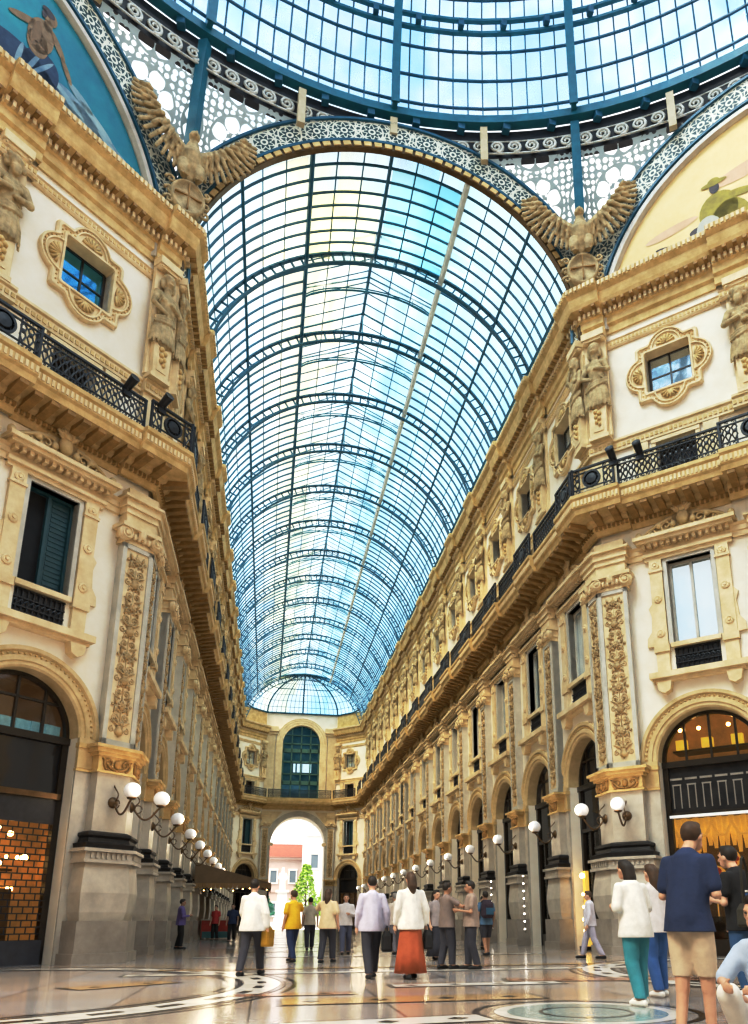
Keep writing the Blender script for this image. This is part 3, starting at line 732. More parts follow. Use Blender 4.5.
def cartouche_mod(pane):
    m = Mod(16.6); zc = 18.18; n = 96
    def ring(k, y, sq=None):
        out = []
        for i in range(n):
            a = 2 * PI * (i + .5) / n
            if sq:
                r = sq / max(abs(COS(a)), abs(SIN(a)))
            else: r = cart_outline(a, k)
            out.append((r * COS(a), y, zc + r * SIN(a) * 1.05))
        return out
    b = MB(); b.loft([ring(1.0, -.02), ring(1.0, .1), ring(.96, .15), ring(.90, .15), ring(.88, .09), ring(.80, .09), ring(.78, .14), ring(.72, .14), ring(.70, .08), ring(0, .08, .80), ring(0, .14, .79), ring(0, .14, .73), ring(0, .02, .72), ring(0, -.4, .72)], caps=False)
    k1 = m.part('cartouche_frame', b, STONE)
    b = MB()
    for i in range(4):
        a = i * PI / 2; cx, cz = .84 * COS(a), .84 * SIN(a)
        for j in range(7):
            t = a + (j - 3) * PI / 7.5; b.tube([(cx + .03 * COS(t), .12, zc + 1.05 * (cz + .03 * SIN(t))), (cx + .30 * COS(t), .10, zc + 1.05 * (cz + .30 * SIN(t)))], [.02, .055], 5)
    for i in range(64):
        a = 2 * PI * (i + .5) / 64; r = cart_outline(a, .84); b.ball((r * COS(a), .1, zc + r * SIN(a) * 1.05), .028, .04, .028, 5, 4)
    m.part('shell_ornament', b, GOLD, True, k1)
    b = MB()
    for sx in (-1, 1): b.box(sx * .72 - (.08 if sx > 0 else 0), sx * .72 + (.08 if sx < 0 else 0), -.34, -.26, zc - .76, zc + .76); b.box(-.72, .72, -.34, -.26, zc + sx * .76 - .04, zc + sx * .76 + .04)
    b.box(-.025, .025, -.34, -.26, zc - .76, zc + .76); b.box(-.72, .72, -.33, -.27, zc - .02, zc + .02)
    m.part('sash', b, DARKW)
    b = MB(); b.box(-.72, .72, -.32, -.30, zc - .76, zc + .76); m.part('pane', b, pane)
    return m
CART = cartouche_mod(PANE); CARTB = cartouche_mod(PANEB)
WN = [0]
def win(mod, side, wall, s, label):
    WN[0] += 1; (x, y), r = place(side, wall, s)
    o = mod.put('window_%d' % WN[0], (x, y), r); struct(o, label); return o
for side in SIDES:
    for k, y in enumerate(BAY):
        w = 'in bay %s of the %s arcade wall' % (ORD[k].replace('nearest', 'first'), side)
        win(WIN, side, 'arm', y, 'tall pedimented window ' + w); win(DOOR, side, 'arm', y, 'low dark balcony door ' + w); win(CART, side, 'arm', y, 'small square window in a lobed stone cartouche ' + w)
    for k, s in enumerate((2.65, 7.0)):
        w = 'on the near %s diagonal wall' % side + (', beyond the edge pilaster' if k else '')
        win(WIND if side == 'left' else WIN, side, 'diag', s, 'tall pedimented window ' + w); win(DOOR, side, 'diag', s, 'dark balcony door ' + w); win(CARTB if side == 'left' else CART, side, 'diag', s, 'square window in a lobed stone cartouche ' + w)
    w = 'on the angled %s panel of the far end wall' % side
    win(WIND, side, 'bay', 2.2, 'narrow dark window ' + w); win(DOOR, side, 'bay', 2.2, 'dark balcony door ' + w); win(CART, side, 'bay', 2.2, 'cartouche window ' + w)

# ------------------------------------------------------------------ shop fronts in the arches
def shop_mod(kind):
    m = Mod(0)
    b = MB(); R = A_R
    b.arc(0, A_Z, [(R - .005, -.36), (R - .005, .02), (R + .05, .06), (R + .13, .06), (R + .15, .1), (R + .26, .1), (R + .28, .06), (R + .36, .06), (R + .40, .13), (R + .5, .13), (R + .52, -.02)], 0, PI, 32)
    for sx in (-1, 1): b.box(sx * (R + .26) - .26, sx * (R + .26) + .26, -.02, .1, 4.5, A_Z)
    k1 = m.part('archivolt', b, STONEA)
    b = MB()
    for k in range(40):
        a = PI * (k + .5) / 40; b.ball(((R + .32) * COS(a), .07, A_Z + (R + .32) * SIN(a)), .035, .04, .035, 5, 4)
    m.part('bead_moulding', b, GOLD, True, k1)
    for sx in (-1, 1):
        b = MB(); b.box(sx * (R + .26) - .28, sx * (R + .26) + .28, -.02, .14, 5.0, 5.12); b.box(sx * (R + .26) - .24, sx * (R + .26) + .24, -.02, .08, 4.42, 5.0); b.box(sx * (R + .26) - .27, sx * (R + .26) + .27, -.02, .1, 4.42, 4.48)
        m.part('impost_band', b, GOLD)
        b = MB(); b.box(sx * (R + .26) - .25, sx * (R + .26) + .25, -.02, .06, FL, 4.42); m.part('jamb_slab', b, MARBLE)
    # timber / iron frame
    b = MB()
    b.arc(0, A_Z, [(R - .1, -.5), (R - .1, -.36), (R + .02, -.36), (R + .02, -.5)], 0, PI, 28)
    for sx in (-1, 1): b.box(sx * (R - .07) - .09, sx * (R - .07) + .09, -.5, -.34, FL, A_Z)
    b.box(-R, R, -.5, -.3, 5.08, 5.26); b.box(-R, R, -.5, -.34, 3.66, 3.78); b.box(-R, R, -.5, -.34, FL, .3)
    nx = 3
    for k in range(1, nx + 1):
        x = -R + 2 * R * k / (nx + 1); h = math.sqrt(max(0, R * R - x * x)); b.box(x - .03, x + .03, -.46, -.38, A_Z, A_Z + h - .02)
    if kind in ('left', 'arm', 'warm', 'dots'): b.box(-R * .8, R * .8, -.46, -.38, A_Z + .78, A_Z + .84)
    m.part('shop_frame', b, DARKW)
    b = MB(); b.arc(0, A_Z, [(.001, -.44), (R - .05, -.44)], 0, PI, 24, closed=False); m.part('lunette_glass', b, CLEAR if kind != 'arm' else PANED)
    b = MB(); b.box(-R, R, -.5, -.42, 3.78, 5.08)
    if kind == 'right':
        kk = m.part('fascia', b, BLACKM)
        b = MB()
        for k in range(6):
            x = -1.2 + .42 * k; b.box(x, x + .34, -.42, -.40, 4.72, 4.78); b.box(x + .04, x + .3, -.42, -.405, 4.56, 4.6)
            b.box(x + .05, x + .08, -.42, -.405, 3.9, 4.56); b.box(x + .26, x + .29, -.42, -.405, 3.9, 4.56)
        m.part('fascia_moulding', b, MARBLED, False, kk)
        b = MB(); b.box(-R + .1, R - .1, -.42, -.3, 3.62, 3.7); m.part('light_strip', b, GLOBE)
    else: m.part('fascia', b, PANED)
    # interiors: floor-to-arch room with back wall
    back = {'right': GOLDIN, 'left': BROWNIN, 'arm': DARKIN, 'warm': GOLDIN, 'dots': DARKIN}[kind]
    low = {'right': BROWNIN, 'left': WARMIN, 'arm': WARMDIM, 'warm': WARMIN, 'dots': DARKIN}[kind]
    def room(z0, z1, dep):
        r = MB(); x = R + .3
        r.quad((-x, -dep, z0), (x, -dep, z0), (x, -dep, z1), (-x, -dep, z1)); r.quad((-x, -.56, z0), (-x, -dep, z0), (-x, -dep, z1), (-x, -.56, z1)); r.quad((x, -.56, z0), (x, -dep, z0), (x, -dep, z1), (x, -.56, z1))
        r.quad((-x, -.56, z1), (x, -.56, z1), (x, -dep, z1), (-x, -dep, z1)); r.quad((-x, -.56, z0), (x, -.56, z0), (x, -dep, z0), (-x, -dep, z0)); return r
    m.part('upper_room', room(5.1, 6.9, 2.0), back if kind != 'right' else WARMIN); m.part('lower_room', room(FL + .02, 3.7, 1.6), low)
    if kind == 'right':
        b = MB()
        for z, n in ((5.75, 7), (5.3, 6)):
            b.box(-1.3, 1.3, -1.9, -1.2, z - .05, z)
        m.part('shelf', b, DARKW)
        b = MB()
        for x in (-.75, .1, .85): b.box(x, x + .32, -1.3, -1.1, 5.75, 6.05)
        m.part('yellow_boxes', b, YELBOX)
        b = MB()
        for x in (-1.1, -.4, .45, 1.0): b.ball((x, -1.1, 6.35), .06, n=8, m=6)
        m.part('ceiling_bulbs', b, BULB, True)
        b = MB()
        for k in range(18):
            x = -1.38 + 2.76 * k / 17; dz = .12 * SIN(k * 1.9); b.tube([(x, -.9 - .08 * (k % 2), 2.75 + dz), (x, -.85 - .1 * (k % 2), 3.2), (x, -.8, 3.64)], [.05, .09, .10], 7)
        for k in range(5):
            x = -1.1 + .55 * k; b.tube([(x - .3, -.72, 3.5), (x - .1, -.66, 3.12), (x + .1, -.66, 3.12), (x + .3, -.72, 3.5)], .05, 6)
        m.part('gold_drape', b, GOLDIN, True)
        b = MB(); b2 = MB()
        for cx, cz, rr in ((-.15, 2.45, .17), (.34, 1.95, .24), (.85, 2.5, .17), (-.75, 1.8, .18)):
            b.lathe([(.02, -.02), (rr * 1.45, -.02), (rr * 1.45, .02), (.02, .02)], 18, (cx, -.8, cz), 'y')
            for k in range(6):
                a = 2 * PI * k / 6; b2.lathe([(.02, -.03), (rr * .42, -.03), (rr * .42, .045), (.02, .045)], 10, (cx + rr * .85 * COS(a), -.78, cz + rr * .85 * SIN(a)), 'y')
            b.tube([(cx, -.8, .9), (cx, -.8, cz)], .02, 5)
        kf = m.part('flower_display', b, GOLDIN); m.part('red_petals', b2, FLORED, False, kf)
        b = MB(); b.box(-R + .15, R - .15, -1.4, -.5, .3, .9); m.part('display_plinth', b, DARKW)
        b = MB(); b.box(-R, R, -.45, -.43, .3, 3.66); m.part('display_glass', b, CLEAR)
    elif kind == 'left':
        b = MB()
        for k in range(14):
            x = -R + .1 + (2 * R - .2) * (k + .5) / 14; b.box(x - .1, x + .1, -.7 + .03 * (k % 2), -.66 + .03 * (k % 2), A_Z, A_Z + .34)
        m.part('blue_curtain', b, BLUEFAB)
        b = MB()
        z = .42; row = 0
        while z < 3.62:
            b.box(-R + .12, R - .12, -.36, -.345, z - .014, z + .014)
            for k in range(11):
                x = -R + .12 + (2 * R - .24) * (k + (.5 if row % 2 else 0)) / 10.5
                if x < R - .1: b.box(x - .012, x + .012, -.36, -.345, z, z + .15)
            z += .15; row += 1
        m.part('roller_grille', b, IRONB)
        b = MB(); b.box(-R + .12, R - .12, -.365, -.34, 3.1, 3.66)
        m.part('grille_box', b, pmat('grille_slats', (.03, .028, .03), (.05, .045, .05), 6, .4))
        b = MB(); b.box(-R + .1, R - .1, -.38, -.26, 3.7, 3.84); m.part('bronze_rail', b, BRONZE)
        b = MB()
        rnd = random.Random(4)
        for k in range(14): b.ball((rnd.uniform(-1.2, 1.2), rnd.uniform(-1.4, -.9), rnd.choice((3.0, 2.9, 2.35, 2.2, 1.6))), rnd.uniform(.04, .09), n=8, m=6)
        m.part('lamp_bulbs', b, BULB, True)
        b = MB()
        for x in (-.9, -.2, .5): b.box(x, x + .4, -1.5, -1.1, .3, 1.6 + .3 * (x > 0)); b.box(x + .05, x + .35, -1.45, -1.12, 2.0, 2.06)
        m.part('display_cabinet', b, BRONZE)
        b = MB(); b.box(-R + .1, R - .1, -.5, -.3, FL, .42); m.part('stall_riser', b, pmat('riser_slate', (.05, .055, .07), (.03, .03, .04), 3, .35))
    else:
        b = MB(); b.box(-R + .1, R - .1, -.46, -.44, .3, 3.66)
        m.part('door_glass', b, CLEAR)
        b = MB(); b.box(-.06, .06, -.48, -.38, .3, 3.66); b.box(-.78, -.7, -.48, -.38, .3, 3.66); b.box(.7, .78, -.48, -.38, .3, 3.66)
        m.part('door_stile', b, DARKW)
        b = MB()
        for x in (-.9, .3): b.box(x, x + .55, -1.2, -.8, .3, 1.3)
        m.part('display_stand', b, BRONZE)
        b = MB()
        if kind == 'warm':
            for x, z in ((-.8, 3.2), (0, 3.3), (.8, 3.1), (.9, 6.0), (-.4, 6.2)): b.ball((x, -1.0, z), .05, n=8, m=6)
            m.part('lamp_bulbs', b, BULB, True)
    return m
SHOPS = {k: shop_mod(k) for k in ('right', 'left', 'arm', 'warm', 'dots')}
def shop(kind, side, wall, s, label):
    (x, y), r = place(side, wall, s); return tag(SHOPS[kind].put('shop_front', (x, y), r), label, 'shop front', 'shop fronts of the %s arcade wall' % side if wall == 'arm' else None)
for side in SIDES:
    for k, y in enumerate(BAY):
        if side == 'right': kind = 'arm' if k == 0 else ('dots' if k in (1, 2) else 'warm' if k < 8 else 'arm')
        else: kind = 'arm'
        extra = {'arm': 'dark glazed', 'warm': 'warmly lit', 'dots': 'black glazed'}[kind]
        shop(kind, side, 'arm', y, '%s arched shop front, %s bay from the corner along the %s arcade wall' % (extra, ORD[k].replace('nearest', 'first'), side))
    shop('arm', side, 'diag', 7.0, 'arched shop front past the near %s one, at the picture edge' % side)
    shop('arm', side, 'bay', 2.2, 'low dark arch in the angled %s panel of the far end wall' % side)
shop('right', 'right', 'diag', 2.65, 'near right shop arch with gold-lit display and black fascia')
shop('left', 'left', 'diag', 2.65, 'near left shop arch with brick-pattern roller grille over warm lights')

# ------------------------------------------------------------------ sculpted bodies (union of rounded limbs, remeshed into one skin)
def limb(mb, pts, rs, n=10):
    pts = [Vector(p) for p in pts]
    mb.tube(pts, rs, n)
    for p, r in zip(pts, rs): mb.ball(p, r, n=n, m=6)
def sculpt(name, mb, mat, voxel=.03, smooth=4):
    me = mb.mesh(name + '_raw', mat); o = bpy.data.objects.new('tmp', me); COL.objects.link(o)
    r = o.modifiers.new('r', 'REMESH'); r.mode = 'VOXEL'; r.voxel_size = voxel; r.use_smooth_shade = True
    if smooth:
        s = o.modifiers.new('s', 'SMOOTH'); s.iterations = smooth; s.factor = .5
    dg = bpy.context.evaluated_depsgraph_get(); out = bpy.data.meshes.new_from_object(o.evaluated_get(dg)); out.name = name
    bpy.data.objects.remove(o)
    if not out.materials: out.materials.append(mat)
    return out

def caryatid(kind):
    """draped half figure over a tapering term; faces +y, base at z = 0 (16.15 m up)"""
    b = MB()
    # torso, neck, head
    limb(b, [(0, .30, 1.75), (0, .33, 2.2), (0, .36, 2.62), (0, .34, 2.92)], [.26, .22, .28, .20])
    for sx in (-1, 1): b.ball((sx * .14, .54, 2.70), .13, .11, .11); limb(b, [(0, .36, 2.95), (sx * .32, .36, 2.92)], [.13, .13])
    limb(b, [(0, .36, 3.0), (0, .42, 3.25)], [.13, .12]); b.ball((0, .46, 3.48), .18, .21, .25, 12, 9)
    b.ball((0, .40, 3.56), .22, .22, .22, 12, 8); b.ball((0, .66, 3.44), .04, .06, .06); b.ball((0, .63, 3.34), .08, .05, .03)
    if kind == 'bearded':
        b.ball((0, .58, 3.24), .14, .12, .2)
        for i in range(9): b.ball((.22 * COS(i * .7), .38 + .1 * SIN(i * 2), 3.5 + .13 * SIN(i * 1.3)), .09)
    else:
        b.ball((0, .28, 3.62), .17, .15, .15); 
        for sx in (-1, 1): b.ball((sx * .18, .36, 3.38), .09, .1, .2)
    # arms
    if kind == 'bearded':
        for sx in (-1, 1): limb(b, [(sx * .34, .36, 2.92), (sx * .48, .52, 2.5), (-sx * .02 + sx * .1, .66, 2.45 + .08 * sx)], [.14, .12, .08])
    elif kind == 'woman':
        limb(b, [(.32, .36, 2.9), (.46, .46, 2.45), (.10, .66, 2.2)], [.12, .10, .07]); limb(b, [(-.32, .36, 2.9), (-.45, .5, 2.5), (-.05, .66, 2.62)], [.12, .1, .07])
    else:
        limb(b, [(.32, .36, 2.9), (.52, .5, 3.1), (.42, .42, 3.5)], [.12, .10, .07]); limb(b, [(-.32, .36, 2.9), (-.45, .5, 2.45), (.02, .66, 2.1)], [.12, .1, .07])
    # drapery: hanging folds from the hips and a sash across the chest
    limb(b, [(0, .3, 1.75), (0, .30, 1.35)], [.30, .36])
    for i in range(17):
        a = -1.5 + 3.0 * i / 16; o = .03 * (i % 2)
        limb(b, [(.29 * SIN(a), .32 + (.2 + o) * COS(a), 1.98), (.38 * SIN(a), .33 + (.27 + o) * COS(a), 1.6), (.43 * SIN(a + .06), .32 + (.29 + o) * COS(a), 1.12 + .12 * abs(SIN(i * 1.7)))], [.035, .048, .04], 7)
    for dz in (0, .09, .18): limb(b, [(-.34, .40, 2.10 + dz * .5), (-.1, .60, 1.98 + dz * .8), (.12, .62, 1.9 + dz), (.36, .45, 1.86 + dz)], [.05, .055, .055, .04], 7)
    for dz in (0, .1, .2): limb(b, [(.28 - dz, .42, 2.95), (.05 - dz * .6, .60, 2.6), (-.3, .45, 2.2 + dz)], [.035, .045, .035], 7)
    b.v = [(x, .04 + (y - .1) * .72, z) for x, y, z in b.v]
    return sculpt('figure', b, STATUE, .019, 1)
def caryatid_mod(kind):
    m = Mod(16.15); fig = caryatid(kind)
    b = MB(); b.taper(-.26, .26, -.02, .30, 16.15, 17.6, 1.2, 1.15); b.box(-.34, .34, -.02, .34, 16.12, 16.26); b.box(-.17, .17, .30, .33, 16.4, 17.0); m.part('pedestal', b, STONE)
    b = MB(); b.box(-.38, .38, -.02, .12, 16.26, 20.35); m.part('back_slab', b, STONE)
    b = MB()
    for i in range(6): b.ball((.05 * (-1) ** i, .34, 17.15 - .1 * i), .10 - .008 * i, .08, .09, 7, 5)
    m.part('fruit_garland', b, GOLD, True)
    b = MB(); b.box(-.26, .26, -.02, .30, 20.0, 20.1); b.box(-.40, .40, -.02, .36, 20.1, 20.36)
    for sx in (-1, 1): volute(b, sx * .30, 20.04, .24, .09)
    m.part('capital', b, STONE)
    m.parts.append(('figure', fig, [], None, (0, 0, 0), 0))
    return m
CARY = [caryatid_mod(k) for k in ('bearded', 'woman', 'raised')]
CN = ('bearded stone atlas with arms folded', 'draped stone caryatid with crossed arms', 'draped stone caryatid raising one arm')
def cary(i, side, wall, s, n, where):
    (x, y), r = place(side, wall, s, n); tag(CARY[i].put('caryatid_statue', (x, y), r), CN[i] + ' ' + where, 'statue', 'caryatids of the %s wall' % side)
for side in SIDES:
    for k, y in enumerate(PIL[:-1]):
        cary((k + 1) % 3, side, 'arm', y, 0, 'on the %s pilaster of the %s arcade wall' % (ORD[k].replace('nearest', 'first'), side))
    cary(1, side, 'diag', .34, .16, 'on the %s corner pier, facing the hall' % side); cary(2, side, 'arm', .30, .16, 'on the %s corner pier, facing across the arcade' % side)
    cary(0, side, 'diag', 5.0, 0, 'at the %s picture edge' % side)
    cary(1, side, 'bay', 3.9, 0, 'beside the big window of the end wall, %s' % side)

# ------------------------------------------------------------------ balcony railings
def railing_mod(w, med):
    m = Mod(13.88); z0, z1 = 13.88, 14.80; h = w / 2
    b = MB(); b.box(-h, h, -.04, .04, z1 - .06, z1); b.box(-h, h, -.025, .025, z1 - .2, z1 - .17); m.part('hand_rail', b, IRONB)
    b = MB(); b.box(-h, h, -.03, .03, z0, z0 + .05); b.box(-h, h, -.02, .02, z0 + .16, z0 + .19)
    for x in (-h + .03, h - .03): b.box(x - .03, x + .03, -.03, .03, z0, z1)
    m.part('bottom_rail', b, IRONB)
    n = max(3, int(w / .17))
    for half in ((-1, 1) if med else (0,)):
        b = MB()
        for k in range(n):
            x = -h + w * (k + .5) / n
            if med and (abs(x) < .36 or x * half < 0): continue
            for sx in (-1, 1): b.tube([(x, 0, z0 + .2), (x + sx * .075, 0, z0 + .38), (x + sx * .03, 0, z0 + .5), (x + sx * .075, 0, z0 + .62), (x, 0, z1 - .2)], .024, 4)
            b.spiral(x, z0 + .1, 0, .07, 1, .02, 0, 1, 4, 8); b.ball((x, 0, z0 + .5), .055, .03, .075, 6, 4); b.spiral(x, z1 - .115, 0, .055, 1, .018, 0, 1, 4, 8)
        m.part('baluster_scrolls', b, IRONB)
    if med:
        b = MB(); b.lathe([(.24, -.03), (.3, -.03), (.3, .03), (.24, .03), (.24, -.03)], 20, (0, 0, (z0 + z1) / 2), 'y'); b.lathe([(.01, -.02), (.2, -.02), (.17, .04), (.01, .05)], 16, (0, 0, (z0 + z1) / 2), 'y')
        for k in range(8):
            a = 2 * PI * k / 8; b.tube([(.2 * COS(a), 0, 14.37 + .2 * SIN(a)), (.25 * COS(a), 0, 14.37 + .25 * SIN(a))], .02, 4)
        for sx in (-1, 1): b.box(sx * .4 - .015, sx * .4 + .015, -.02, .02, z0, z1)
        m.part('medallion', b, IRONB, label='round iron medallion')
    return m
RAIL = railing_mod(2.6, False); RAILM = railing_mod(1.84, True); RAILD = railing_mod(3.16, False); RAILC = railing_mod(1.5, True)
def rail(mod, side, wall, s, n, label):
    (x, y), r = place(side, wall, s, n); tag(mod.put('balcony_railing', (x, y), r), label, 'railing', 'iron balcony railings along the %s wall' % side)
for side in SIDES:
    for k, y in enumerate(BAY):
        rail(RAIL, side, 'arm', y + (.0 if k else -.08), 0.96, 'black iron balcony railing, %s straight run of the %s arcade wall' % (ORD[k].replace('nearest', 'first'), side))
        if k < NB - 1: rail(RAILM, side, 'arm', PIL[k], 1.13, 'black iron railing with medallion jutting over the %s pilaster of the %s arcade wall' % (ORD[k].replace('nearest', 'first'), side))
    rail(RAILC, side, 'diag', .20, 1.13, 'black iron railing with medallion over the %s corner pier, facing the hall' % side)
    rail(RAILC, side, 'arm', .17, 1.13, 'black iron railing with medallion over the %s corner pier, facing the arcade' % side)
    rail(RAILD, side, 'diag', 2.57, 0.96, 'black iron balcony railing above the near %s shop arch' % side)
    rail(RAILM, side, 'diag', 5.0, 1.13, 'black iron railing with medallion at the %s picture edge' % side)
    rail(RAILD, side, 'diag', 7.0, 0.96, 'black iron balcony railing beyond the %s picture edge' % side)
    rail(RAILD, side, 'bay', 2.2, 0.96, 'iron railing before the angled %s panel of the end wall' % side)

# floodlights clipped on the balconies
def flood_mod():
    m = Mod(14.5); b = MB()
    b.lathe([(.02, -.3), (.13, -.3), (.16, .22), (.17, .3), (.02, .28)], 12); b.rot(lambda x, y, z: (x * .8, (z * .85 - y * .4) * .8 + .12, 14.85 + (z * .45 + y * .85) * .8)); m.part('lamp_head', b, IRONB)
    b = MB(); b.tube([(0, 0, 14.6), (0, .1, 14.85)], .03, 6); b.box(-.12, .12, -.05, .05, 14.52, 14.66); m.part('bracket', b, IRONB); return m
FLOOD = flood_mod()
for side, s, lab in (('right', .95, 'nearer the corner pier'), ('right', 1.75, 'beside the balcony door'), ('left', .65, 'on the corner pier'), ('left', 1.65, 'beside the balcony door')):
    (x, y), r = place(side, 'diag', s, 1.0 if s > 1.2 else 1.16); tag(FLOOD.put('floodlight', (x, y), r), 'small black floodlight on the near %s balcony rail, %s' % (side, lab), 'floodlight')

# ------------------------------------------------------------------ globe lamps
def lamp_mod():
    m = Mod(3.6); b = MB(); b.lathe([(.02, -.02), (.14, -.02), (.14, .03), (.1, .06), (.05, .1), (.02, .12)], 14, (0, 0, 3.95), 'y'); m.part('wall_plate', b, BRONZE, True)
    b = MB(); pts = []
    for i in range(13):
        t = i / 12; pts.append((0, .05 + .62 * t, 3.95 - .32 * SIN(PI * t * .95)))
    pts += [(0, .74, 3.98), (0, .74, 4.0)]; b.tube(pts, .024, 7)
    b.spiral(0, 0, 0, .14, 1.3, .018, PI, -1); 
    b2 = MB(); b2.tube([(0, .1 + .1 * SIN(i * .5) , 3.98 + .1 * i * .45) for i in range(10)], .016, 6); b = MB(); b.tube(pts, .026, 7); b.merge(b2); b.tube([(0, .18 + .1 * COS(a), 3.9 + .1 * SIN(a)) for a in [k * .5 for k in range(13)]], .014, 6)
    m.part('bracket_arm', b, BRONZE, True)
    b = MB(); b.lathe([(.03, 3.96), (.1, 3.98), (.12, 4.02), (.03, 4.02)], 14, (0, .74, 0)); m.part('globe_cup', b, BRONZE, True)
    b = MB(); b.ball((0, .74, 4.19), .205, n=24, m=16); m.part('globe', b, GLOBE, True); return m
for_lamp_drop = .24
LAMP = lamp_mod()
def lamp_put(p, r):
    o = LAMP.put('wall_lamp', p, r); o.location.z -= for_lamp_drop
    l = bpy.data.lights.new('globe_glow', 'POINT'); l.energy = 34; l.color = (1, .84, .62); l.shadow_soft_size = .25
    lo = bpy.data.objects.new('globe_glow', l); COL.objects.link(lo); lo.parent = o; lo.location = (0, 1.0, .62); return o
for side in SIDES:
    for k, y in enumerate(PIL[:-1]):
        (x, yy), r = place(side, 'arm', y, .3); tag(lamp_put((x, yy), r), 'white globe lamp on the %s pilaster of the %s arcade wall' % (ORD[k].replace('nearest', 'first'), side), 'lamp', 'globe lamps along the %s wall' % side)
    (x, yy), r = place(side, 'diag', .30, .34); tag(lamp_put((x, yy), r), 'white globe lamp on the hall side of the %s corner pier' % side, 'lamp')
    (x, yy), r = place(side, 'arm', .32, .34); tag(lamp_put((x, yy), r), 'white globe lamp on the arcade side of the %s corner pier' % side, 'lamp')

# ------------------------------------------------------------------ great arches, eagles and lunettes
ZC = 20.5
def big_arch(T, x0, r_in, r_out, soffit):
    """flat filigree band with edge mouldings on one side of the octagon"""
    b = MB(); n = 96; uv = []
    for i in range(n + 1):
        a = PI * i / n
        for r, y in ((r_in, .12), (r_out, .12)):
            b.v.append(T(x0 + r * COS(a), y, ZC + r * SIN(a))); uv.append((a * (r_in + r_out) / 2, (r - r_in) / (r_out - r_in)))
    for i in range(n): b.f.append((2 * i, 2 * i + 1, 2 * i + 3, 2 * i + 2)); b.mi.append(0)
    b.uv = uv
    e = MB()
    for r in (r_in, r_out): e.arc(x0, ZC, [(r - .05, .2), (r + .05, .2), (r + .05, -.1), (r - .05, -.1)], 0, PI, 96, T)
    g = MB(); gs = MB()
    if soffit:
        g.arc(x0, ZC, [(r_in - .02, .16), (r_in - .30, .16), (r_in - .32, -.02), (r_in - .02, -.10)], 0, PI, 96, T)
        for k in range(58):
            a0 = PI * (k + .14) / 58; a1 = PI * (k + .86) / 58
            gs.arc(x0, ZC, [(r_in - .07, .15), (r_in - .07, .2), (r_in - .25, .2), (r_in - .25, .15)], a0, a1, 2, T)
    else:
        g.arc(x0, ZC, [(r_in - .05, .1), (r_in - .14, .18), (r_in - .30, .18), (r_in - .36, .05), (r_in - .36, -.1), (r_in - .05, -.1)], 0, PI, 96, T)
    return b, e, g, gs
def mirror_if(mb, side):
    if side == 'left': mb.mirror()
    return mb
T_O = lambda x, n, z: (x, -n, z)
b, e, g, gs = big_arch(T_O, 0, 6.98, 7.95, True)
a = struct(link('trim_arcade_arch', b.mesh('arch', BAND)), 'great arch of white iron rosettes over the arcade mouth')
a.name = 'trim_%d' % (TRN[0] + 1); link('arch_edge', e.mesh('arch_edge', IRON), a); k_ = link('arch_soffit', g.mesh('arch_soffit', BRONZE), a); link('gold_coffers', gs.mesh('gold_coffers', GOLD), k_)
TRN[0] += 1
for side in SIDES:
    TRN[0] += 1
    b, e, g, gs = big_arch(T_D, 7, 6.52, 7.5, False)
    for m_ in (b, e, g): mirror_if(m_, side)
    a = struct(link('trim_%d' % TRN[0], b.mesh('arch', BAND)), 'great arch of white iron rosettes over the %s lunette' % side)
    link('arch_edge', e.mesh('arch_edge', IRON), a); link('arch_moulding', g.mesh('arch_moulding', MARBLE), a)
SKYT = pmat('mural_teal_sky', (.008, .20, .29), (.02, .33, .38), .5, .55)
CLOUDT = pmat('mural_cloud_blue', (.10, .20, .30), (.34, .46, .50), 1.2, .6)
CLOUDL = pmat('mural_cloud_light', (.40, .50, .50), (.22, .34, .40), 1.4, .6)
SKYG = pmat('mural_gold_sky', (.80, .58, .26), (.86, .68, .36), .5, .55)
CLOUDG = pmat('mural_gold_cloud', (.78, .54, .36), (.70, .44, .28), 1.1, .6)
FIGB = pmat('mural_brown', (.36, .24, .14), (.22, .14, .08), 3, .6); FIGS = pmat('mural_flesh_shade', (.24, .15, .085), (.30, .19, .11), 3, .6); FIGN = pmat('mural_navy', (.02, .05, .12), (.04, .09, .18), 3, .6)
FIGY = pmat('mural_olive', (.42, .34, .05), (.28, .22, .04), 3, .6); FIGW = pmat('mural_white', (.60, .58, .48), (.45, .45, .4), 3, .6); FIGD = pmat('mural_dark', (.06, .05, .06), (.12, .09, .1), 3, .6)
def blob(mb, cx, cz, rx, rz, rot=0, n=20, y=0.02, squash=None):
    pts = []
    for i in range(n):
        a = 2 * PI * i / n; x, z = rx * COS(a), rz * SIN(a)
        if squash and z < 0: z *= squash
        pts.append((cx + x * COS(rot) - z * SIN(rot), cz + x * SIN(rot) + z * COS(rot)))
    mb.add([(x, y, z) for x, z in pts], [tuple(range(n))])
